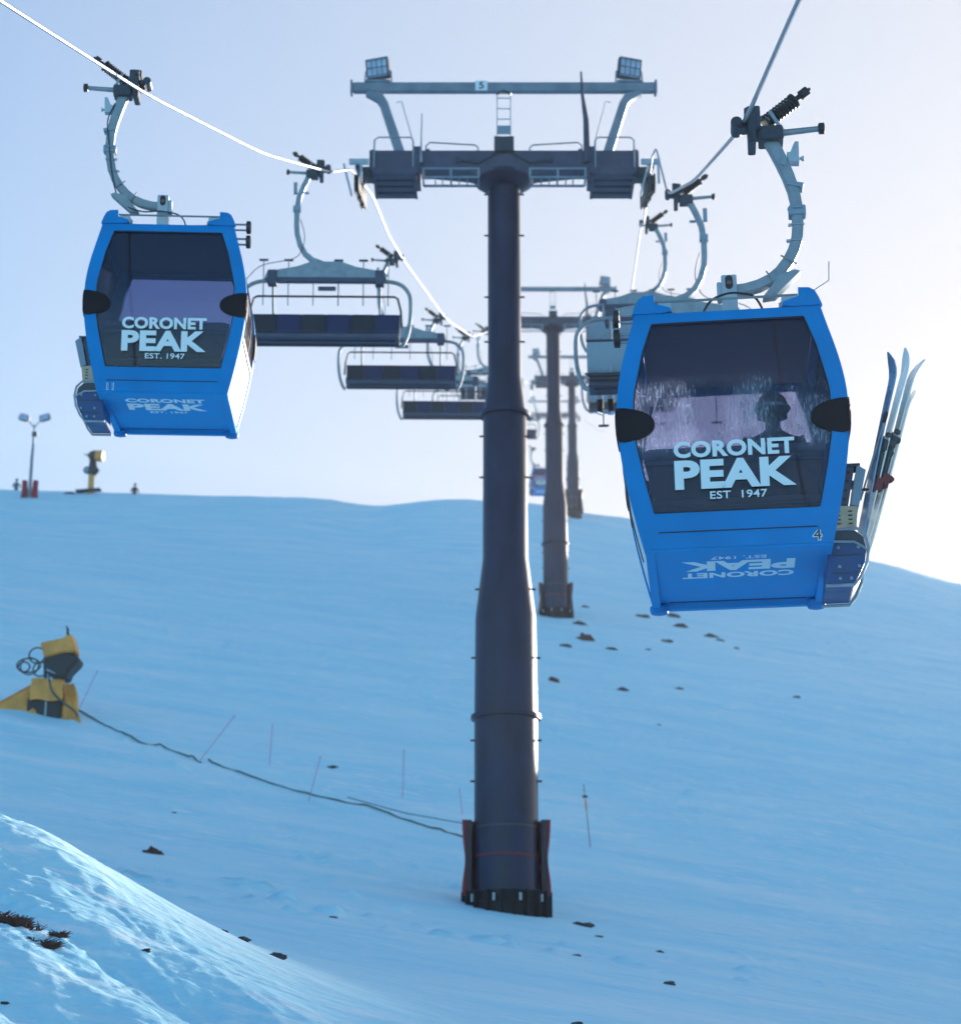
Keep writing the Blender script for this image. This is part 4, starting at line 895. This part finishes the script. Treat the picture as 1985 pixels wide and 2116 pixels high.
# near snow gun wrapped in yellow pads
def snow_gun_near(x, y):
    z = G(x, y); r = empty('snow_gun', (x, y, z), label='yellow padded snow gun at the left edge, black fan tilted up, coiled hose behind', cat='snow gun')
    # padded skirt
    b = MB(); b.grid(lambda u, v: tuple((((1 - v) * (-2.6 + u * 2.1) + v * (-.72 + u * .5)) + .05 * math.sin(u * 9 + v * 4), -.35 - o + .28 * v + .05 * math.sin(u * 13), -.25 + 1.08 * v + .05 * math.sin(u * 6)) for o in (0, .16)), 12, 10); b.build('crash_pad', 'yellow', r)
    b = MB(); b.grid(lambda u, v: tuple((((1 - v) * (.12 + u * .62) + v * (-.12 + u * .55)) + .03 * math.sin(u * 9 + v * 7), -.32 - o + .25 * v + .04 * math.sin(u * 11), -.35 + 1.2 * v) for o in (0, .14)), 12, 10); b.build('crash_pad', 'yellow', r)
    b = MB(); b.grid(lambda u, v: tuple((-.72 + u * .9 + .02 * math.sin(v * 9), -.5 - o * .5 + .1 * v, .32 + .62 * v + .03 * math.sin(u * 7)) for o in (0, .14)), 10, 6); b.build('crash_pad', 'yellow', r)
    MB().box((-.32, -.3, .05), (.95, .3, .75)).build('dark_skirt_opening', 'black', r, bevel=.03)  # black block stands in for the dark opening in the padded skirt
    b = MB(); b.tube([(-.28, -.45, -.3), (-.30, -.44, .3), (-.34, -.42, 1.0), (-.36, -.4, 1.45)], [.03, .035, .05, .07], 10); b.build('mast', 'dark', r)
    b = MB(); b.tube([(-.26, -.48, -.3), (-.26, -.48, .4)], .025, 8); b.build('prop_leg', 'galvl', r)
    # fan barrel tilted up to the right, wrapped in yellow
    d = Vector((.93, -.12, .30)).normalized()
    c = Vector((-.42, -.3, 1.75)); k = MB()
    c = Vector((-.36, -.2, 1.62)); k.tube([c, c + d * .25, c + d * .5, c + d * .78], [.18, .24, .25, .22], 20); k.build('fan_barrel', 'black', r)
    MB().prism([(-.52, 1.93), (-.36, 1.50), (-.05, 1.60), (.20, 1.66), (.49, 1.66), (.42, 1.95), (.32, 2.21), (.10, 2.06), (-.2, 2.0)], -.62, .12).build('canvas_cover', 'yellow', r, bevel=.04)
    MB().prism([(-.37, 1.50), (-.05, 1.56), (.19, 1.63), (.60, 1.53), (.60, 1.40), (.34, 1.12), (.26, .90), (-.05, .95), (-.27, 1.05)], -.66, .10).build('fan_guard', 'black', r, bevel=.04)
    MB().prism([(-.25, 1.18), (-.02, 1.06), (-.02, 1.02), (-.27, 1.12)], -.69, -.65).build('warning_strip', 'shell', r)
    MB().tube(catmull([(-.2, -.66, 1.0), (-.1, -.66, .6), (.15, -.62, .3), (.5, -.55, .05), (.65, -.5, -.15)], 6), .03, 6).build('feed_hose', 'hose', r)
    MB().tube([(.25, -.6, 2.15), (.24, -.6, 2.3), (.19, -.6, 2.42)], [.04, .035, .01], 6).build('nozzle_flag', 'black', r)
    for i, (cx_, cz, ra, rb) in enumerate(((-.85, 1.35, .33, .20), (-.82, 1.32, .25, .24), (-.62, 1.62, .22, .22), (-.5, 1.22, .20, .20), (-.95, 1.28, .16, .14))):
        MB().tube([(cx_ + ra * math.cos(t), -.3 - .03 * i, cz + rb * math.sin(t)) for t in np.linspace(0, 2 * math.pi, 26, endpoint=False)], .022, 6, closed=True).build('coiled_hose', 'hose' if i % 2 else 'black', r)
    return r
GX, GY = -11.7, 55.6
snow_gun_near(GX, GY)
def snow_gun_far(x, y):
    z = G(x, y); r = empty('snow_gun', (x, y, z - .1), label='small far snow gun on a yellow post standing on the crest', cat='snow gun')
    MB().tube([(0, 0, -.4), (0, 0, .8), (0, 0, 1.75)], [.25, .235, .23], 18).build('post', 'ypaint', r)
    MB().tube([(.05, 0, 1.6), (.08, 0, 2.0), (.05, 0, 2.7), (0, 0, 3.0)], [.30, .36, .27, .22], 16).build('turntable', 'black', r)
    MB().ball((.25, -.05, 1.95), (.34, .3, .3)).build('motor', 'dark', r); MB().ball((-.35, 0, 2.0), (.34, .3, .32)).build('side_cover', 'shell', r)
    d = Vector((.95, -.1, -.08)).normalized(); c = Vector((-.25, 0, 3.2)); 
    MB().tube([c, c + d * .3, c + d * .55], [.28, .42, .42], 20).build('fan_barrel', 'black', r)
    MB().tube([c + d * .55, c + d * .85, c + d * 1.12], [.44, .45, .40], 20).build('canvas_cover', 'yellow', r)
    MB().add([(-.3, 0, 3.3), (-.75, -.1, 3.35), (-.35, 0, 3.1), (-.3, .2, 3.3)], [(0, 1, 2), (0, 3, 1), (2, 1, 3), (0, 2, 3)]).build('intake_flap', 'dark', r)
    MB().box((-.1, -.3, .25), (1.9, .7, .12), (0, R(-4), 0)).build('base_plate', 'arm', r); MB().ball((-1.5, -.5, -.12), (.5, .3, .16)).build('cable_mound', 'rock', r)
    return r
snow_gun_far(-30.2, 150.3)
def flood_mast(x, y, H):
    z = G(x, y); r = empty('flood_mast', (x, y, z - .1), label='thin floodlight mast on the left crest with two lamps and red pads at its foot', cat='light mast')
    MB().tube([(0, 0, -.4), (0, 0, H * .5), (.05, 0, H - .8), (.02, 0, H - .4)], [.14, .12, .07, .05], 12).build('pole', 'lampst', r)
    for s in (-1, 1):
        MB().tube([(.02, 0, H - .7), (s * .4, 0, H - .15)], .045, 8).build('lamp_arm', 'lampst', r)
        l = MB().box((s * .78, 0, H + .12), (.85, .3, .55), (0, R(-s * 16), 0)).build('floodlight', 'arm', r, bevel=.08)
        MB().box((s * .78, -.16, H + .12), (.7, .02, .42), (0, R(-s * 16), 0)).build('lens', 'lampglass', l)
        MB().tube([(s * .42, 0, -.3), (s * .38, 0, .6), (s * .42, 0, 1.4)], [.26, .24, .2], 10).build('crash_pad', 'red', r)
    MB().box((.1, 0, H - 1.2), (.4, .2, .35)).build('junction_box', 'dark', r)
    return r
flood_mast(-33.8, 145.5, 6.3)
person((-27.0, 151.5, G(-27.0, 151.5) - .9), R(200), None, 'jacket', 'tiny dark figure just showing over the crest right of the far snow gun', 1., sitting=False)
person((-36.5, 152.5, G(-36.5, 152.5) - .85), R(200), None, 'teal', 'tiny teal figure at the crest near the left edge of the photo', 1., sitting=False)

# hose lines on the snow
for pts, lb in (([(-12.3, 57.8), (-11.67, 57.0), (-10.56, 55.58), (-10.04, 55.0), (-9.02, 53.42), (-8.14, 52.74), (-7.48, 52.18), (-7.18, 51.88)], 'dark hose line running from the yellow snow gun down to the first marker poles'),
                ([(-7.03, 52.17), (-6.29, 51.72), (-5.81, 51.38), (-4.75, 50.7), (-4.18, 50.41), (-3.24, 49.94), (-2.27, 49.51), (-1.66, 48.91), (-1.01, 48.54), (-.54, 48.15), (.6, 47.6)], 'long green hose line lying across the snow to the foot of the near tower')):
    P3 = catmull([(x, y, 0) for x, y in pts], 8); o = MB().tube([(p.x + 0.01 * math.sin(i * .9), p.y + .03 * math.sin(i * .37), G(p.x, p.y) + .02 + .01 * math.sin(i * .7)) for i, p in enumerate(P3)], .024, 6).build('hose', 'hose'); tag(o, lb, 'hose', 'hoses lying on the snow')
o = MB().tube([(-3.3, 50.3, G(-3.3, 50.3) + .1), (-1.8, 49.4, G(-1.8, 49.4) + .12), (-.4, 48.4, G(-.4, 48.4) + .28), (.5, 48, G(.5, 48) + .3)], .012, 5).build('hose', 'hose'); tag(o, 'thin second line lying just above the green hose beside the near tower', 'hose', 'hoses lying on the snow')
# marker poles
PL = [(-11.39, 56.66, .49, 1.16, 'pink marker pole leaning right just beside the yellow snow gun', 'pink'), (-7.27, 52.08, .89, 1.2, 'pink marker pole leaning strongly to the right where the hose begins', 'pink'),
      (-5.57, 53.27, .05, 1.08, 'upright pink marker pole between the leaning pole and the near tower', 'pink'), (-4.18, 49.2, .28, 1.12, 'slightly leaning pink marker pole crossing the green hose', 'pink'),
      (-2.0, 52.11, .02, 1.26, 'faint upright pink marker pole midway between hose and near tower', 'pink'), (-.45, 50.97, -.08, .68, 'short pink marker pole close to the left pad of the near tower', 'pink'),
      (2.65, 49.24, -.14, 1.54, 'dark marker pole with orange tape standing right of the near tower', 'dark')]
for x, y, dx, h, lb, m in PL:
    r = empty('marker_pole', (x, y, G(x, y)), label=lb, cat='marker pole', group='marker poles stuck in the snow')
    MB().tube([(-.05 * dx, 0, -.1), (dx, .05, h)], .009, 6).build('shaft', m, r)
    if m == 'dark': MB().tube([(dx * .58, .03, h * .58), (dx * .74, .03, h * .74)], .022, 8).build('tape', 'orange', r); MB().box((dx * .8, .03, h * .8), (.12, .04, .06)).build('flag', 'dark', r)
    else: MB().tube([(dx * .96, .05, h * .96), (dx, .05, h)], .012, 6).build('cap', m, r)

# rocks and tussocks
def rock(x, y, wd, lb, m='rock', name='rock', flat=.35, ang=0, grp='dark rocks poking out of the snow'):
    wd *= 1.35 if m == 'rock' else 1.15; flat *= 1.25
    rng = random.Random(int(x * 100) + int(y * 37)); bm = bmesh.new(); bmesh.ops.create_icosphere(bm, subdivisions=3, radius=1)
    ph = [rng.uniform(0, 6.28) for _ in range(9)]
    for v in bm.verts:
        c = v.co; k = 1 + .22 * math.sin(3 * c.x + ph[0]) * math.sin(2.5 * c.y + ph[1]) + .16 * math.sin(6 * c.z + 5 * c.x + ph[2]) + .1 * math.sin(11 * c.y + 7 * c.z + ph[3]) + rng.uniform(-.07, .07)
        v.co = Vector((c.x * wd / 2 * k, c.y * wd / 2.6 * k, c.z * wd * flat * k))
    me = bpy.data.meshes.new(name); bm.to_mesh(me); bm.free(); me.materials.append(M[m]); me.polygons.foreach_set('use_smooth', [False] * len(me.polygons))
    o = bpy.data.objects.new(name, me); COL.objects.link(o); o.location = (x, y, G(x, y) - wd * flat * .25); o.rotation_euler = (R(12), R(ang), R(rng.uniform(-25, 25)))
    tag(o, lb, name.replace('_', ' '), grp); return o
BEH = 'between the second tower and the large gondola'
#ROCKS
ROCKS = [
    (5.47, 103.42, 0.38, 'small dark rock right beside the red foot of the second tower', dict(m='rock', flat=0.16)),
    (4.79, 95.28, 0.54, 'flat dark rock just below the foot of the second tower', dict(m='rock', flat=0.16)),
    (4.73, 89.89, 0.66, 'largest brown boulder on the slope, below the second tower', dict(m='soil', flat=0.42)),
    (3.71, 87.19, 0.39, 'slanting dark rock left of the largest brown boulder', dict(m='rock', flat=0.16)),
    (2.89, 78.27, 0.44, 'brown rock close to the right side of the near tower column', dict(m='soil', flat=0.32)),
    (5.76, 87.95, 0.39, 'dark rock just right of the largest brown boulder', dict(m='rock', flat=0.16)),
    (7.53, 89.5, 0.23, 'small dark rock in the middle of the scatter under the large gondola', dict(m='rock', flat=0.16)),
    (8.75, 93.13, 0.42, 'flat dark rock in the scatter below the large gondola centre-left', dict(m='rock', flat=0.16)),
    (8.39, 102.76, 0.63, 'thin dark rock just under the left bottom corner of the large gondola', dict(m='rock', flat=0.16)),
    (10.29, 105.42, 0.6, 'thin dark rock directly below the large gondola floor edge', dict(m='rock', flat=0.16)),
    (10.11, 100.82, 0.61, 'long faint slanting rock under the large gondola', dict(m='rock', flat=0.16)),
    (11.4, 98.31, 0.6, 'long dark rock right of the scatter under the large gondola', dict(m='rock', flat=0.16)),
    (11.67, 96.69, 0.35, 'dark rock touching the long one under the large gondola', dict(m='rock', flat=0.16)),
    (12.17, 94.71, 0.25, 'rightmost small dark rock of the scatter under the large gondola', dict(m='rock', flat=0.16)),
    (5.56, 78.59, 0.41, 'thin dark rock streak halfway down right of the near tower', dict(m='rock', flat=0.16)),
    (8.06, 81.11, 0.29, 'faint thin rock right of the thin streak, mid slope', dict(m='rock', flat=0.16)),
    (12.98, 82.39, 0.25, 'small rock farthest right on the open slope', dict(m='rock', flat=0.16)),
    (6.33, 71.76, 0.18, 'lone small dark rock lowest on the slope under the large gondola', dict(m='rock', flat=0.16)),
    (1.94, 38.89, 0.31, 'slanted dark rock just right below the foot of the near tower', dict(m='rock', flat=0.16)),
    (2.1, 36.68, 0.11, 'small rock right of the slanted rock by the near tower foot', dict(m='rock', flat=0.16)),
    (1.46, 31.66, 0.1, 'tiny dark rock below the slanted rock by the near tower foot', dict(m='rock', flat=0.16)),
    (3.07, 35.62, 0.11, 'tiny rock on the lower right snow, right of the near tower foot', dict(m='rock', flat=0.16)),
    (2.56, 28.43, 0.15, 'faint slanted rock on the lower right snow', dict(m='rock', flat=0.16)),
    (0.89, 19.54, 0.1, 'dark rock at the bottom edge of the photo, right of centre', dict(m='rock', flat=0.16)),
    (-3.98, 54.19, 0.22, 'dark rock on open snow left of the near tower, above the green hose', dict(m='rock', flat=0.16)),
    (-6.8, 45.08, 0.09, 'tiny rock below the green hose on the left', dict(m='rock', flat=0.16)),
    (-6.27, 39.11, 0.31, 'reddish brown rock on the upper left bank', dict(m='soil', flat=0.32)),
    (-2.18, 18.9, 0.11, 'dark splintered rock on the lower left slope, middle of three', dict(m='rock', flat=0.16)),
    (-2.31, 18.66, 0.06, 'tiny rock just left of the splintered rock', dict(m='rock', flat=0.16)),
    (-1.8, 18.24, 0.15, 'long dark rock slanting down on the lower left slope', dict(m='rock', flat=0.16)),
    (-2.21, 30.97, 0.1, 'small dark rock lower left, nearest the near tower foot', dict(m='rock', flat=0.16)),
    (-2.51, 15.53, 0.06, 'small dark slanting rock on the sunlit bank', dict(m='rock', flat=0.16)),
    (-3.07, 13.47, 0.06, 'small dark rock at the bottom left edge below the tussock', dict(m='rock', flat=0.16)),]
for a in ROCKS: rock(*a[:4], **(a[4] if len(a) > 4 else {}))
perl = lambda a, b: float(perlin(np.array(a), np.array(b)))
def tussock(x, y, wd, hgt, n, lb, soil=True):
    r = empty('tussock', (x, y, G(x, y)), label=lb, cat='tussock', group='brown tussocks poking through the snow')
    rng = random.Random(int(x * 50 + y * 11)); b = MB()
    for i in range(n):
        a = rng.uniform(0, 6.28); d = wd / 2 * math.sqrt(rng.random()); px, py = d * math.cos(a), d * math.sin(a) * .6
        if rng.random() < .45 or perl(px * 9, py * 12) < -.05: continue
        zz = G(x + px, y + py) - G(x, y) - .01
        for k in range(5):
            dx, dy = rng.uniform(-.07, .07), rng.uniform(-.05, .05); h = hgt * rng.uniform(.15, .85)
            b.tube([(px, py, zz), (px + dx * .4, py + dy * .4, zz + h * .6), (px + dx * 1.2, py + dy, zz + h * rng.uniform(.7, 1.))], [.005, .004, .0015], 4)
    b.build('leaves', 'brown', r)
    return r
TUSS = [
    (-3.41, 15.15, 0.3645, 0.11, 234, 'largest brown tussock at the left edge of the sunlit bank'),
    (-3.13, 14.86, 0.189, 0.08, 121, 'smaller brown tussock right below the largest one at left'),
    (-3.1, 15.11, 0.108, 0.08, 69, 'tiny brown tussock on the right rim beside the other two'),]
for a in TUSS: tussock(*a)

# ------------------------------------------------------------------ thin air between here and the crest
m = bpy.data.materials.new('thin_haze'); m.use_nodes = True; t = m.node_tree; t.nodes.clear()
out = nn(t, 'ShaderNodeOutputMaterial'); pv = nn(t, 'ShaderNodeVolumePrincipled'); pv.inputs['Density'].default_value = HAZE_D; pv.inputs['Anisotropy'].default_value = .55
pv.inputs['Color'].default_value = (.72, .84, 1, 1); t.links.new(pv.outputs[0], out.inputs['Volume'])
hz = MB().box((0, 277, 45), (2600, 800, 320)).build('haze', m, smooth=False); tag(hz, 'thin bright haze in the air over the slope', kind='stuff')
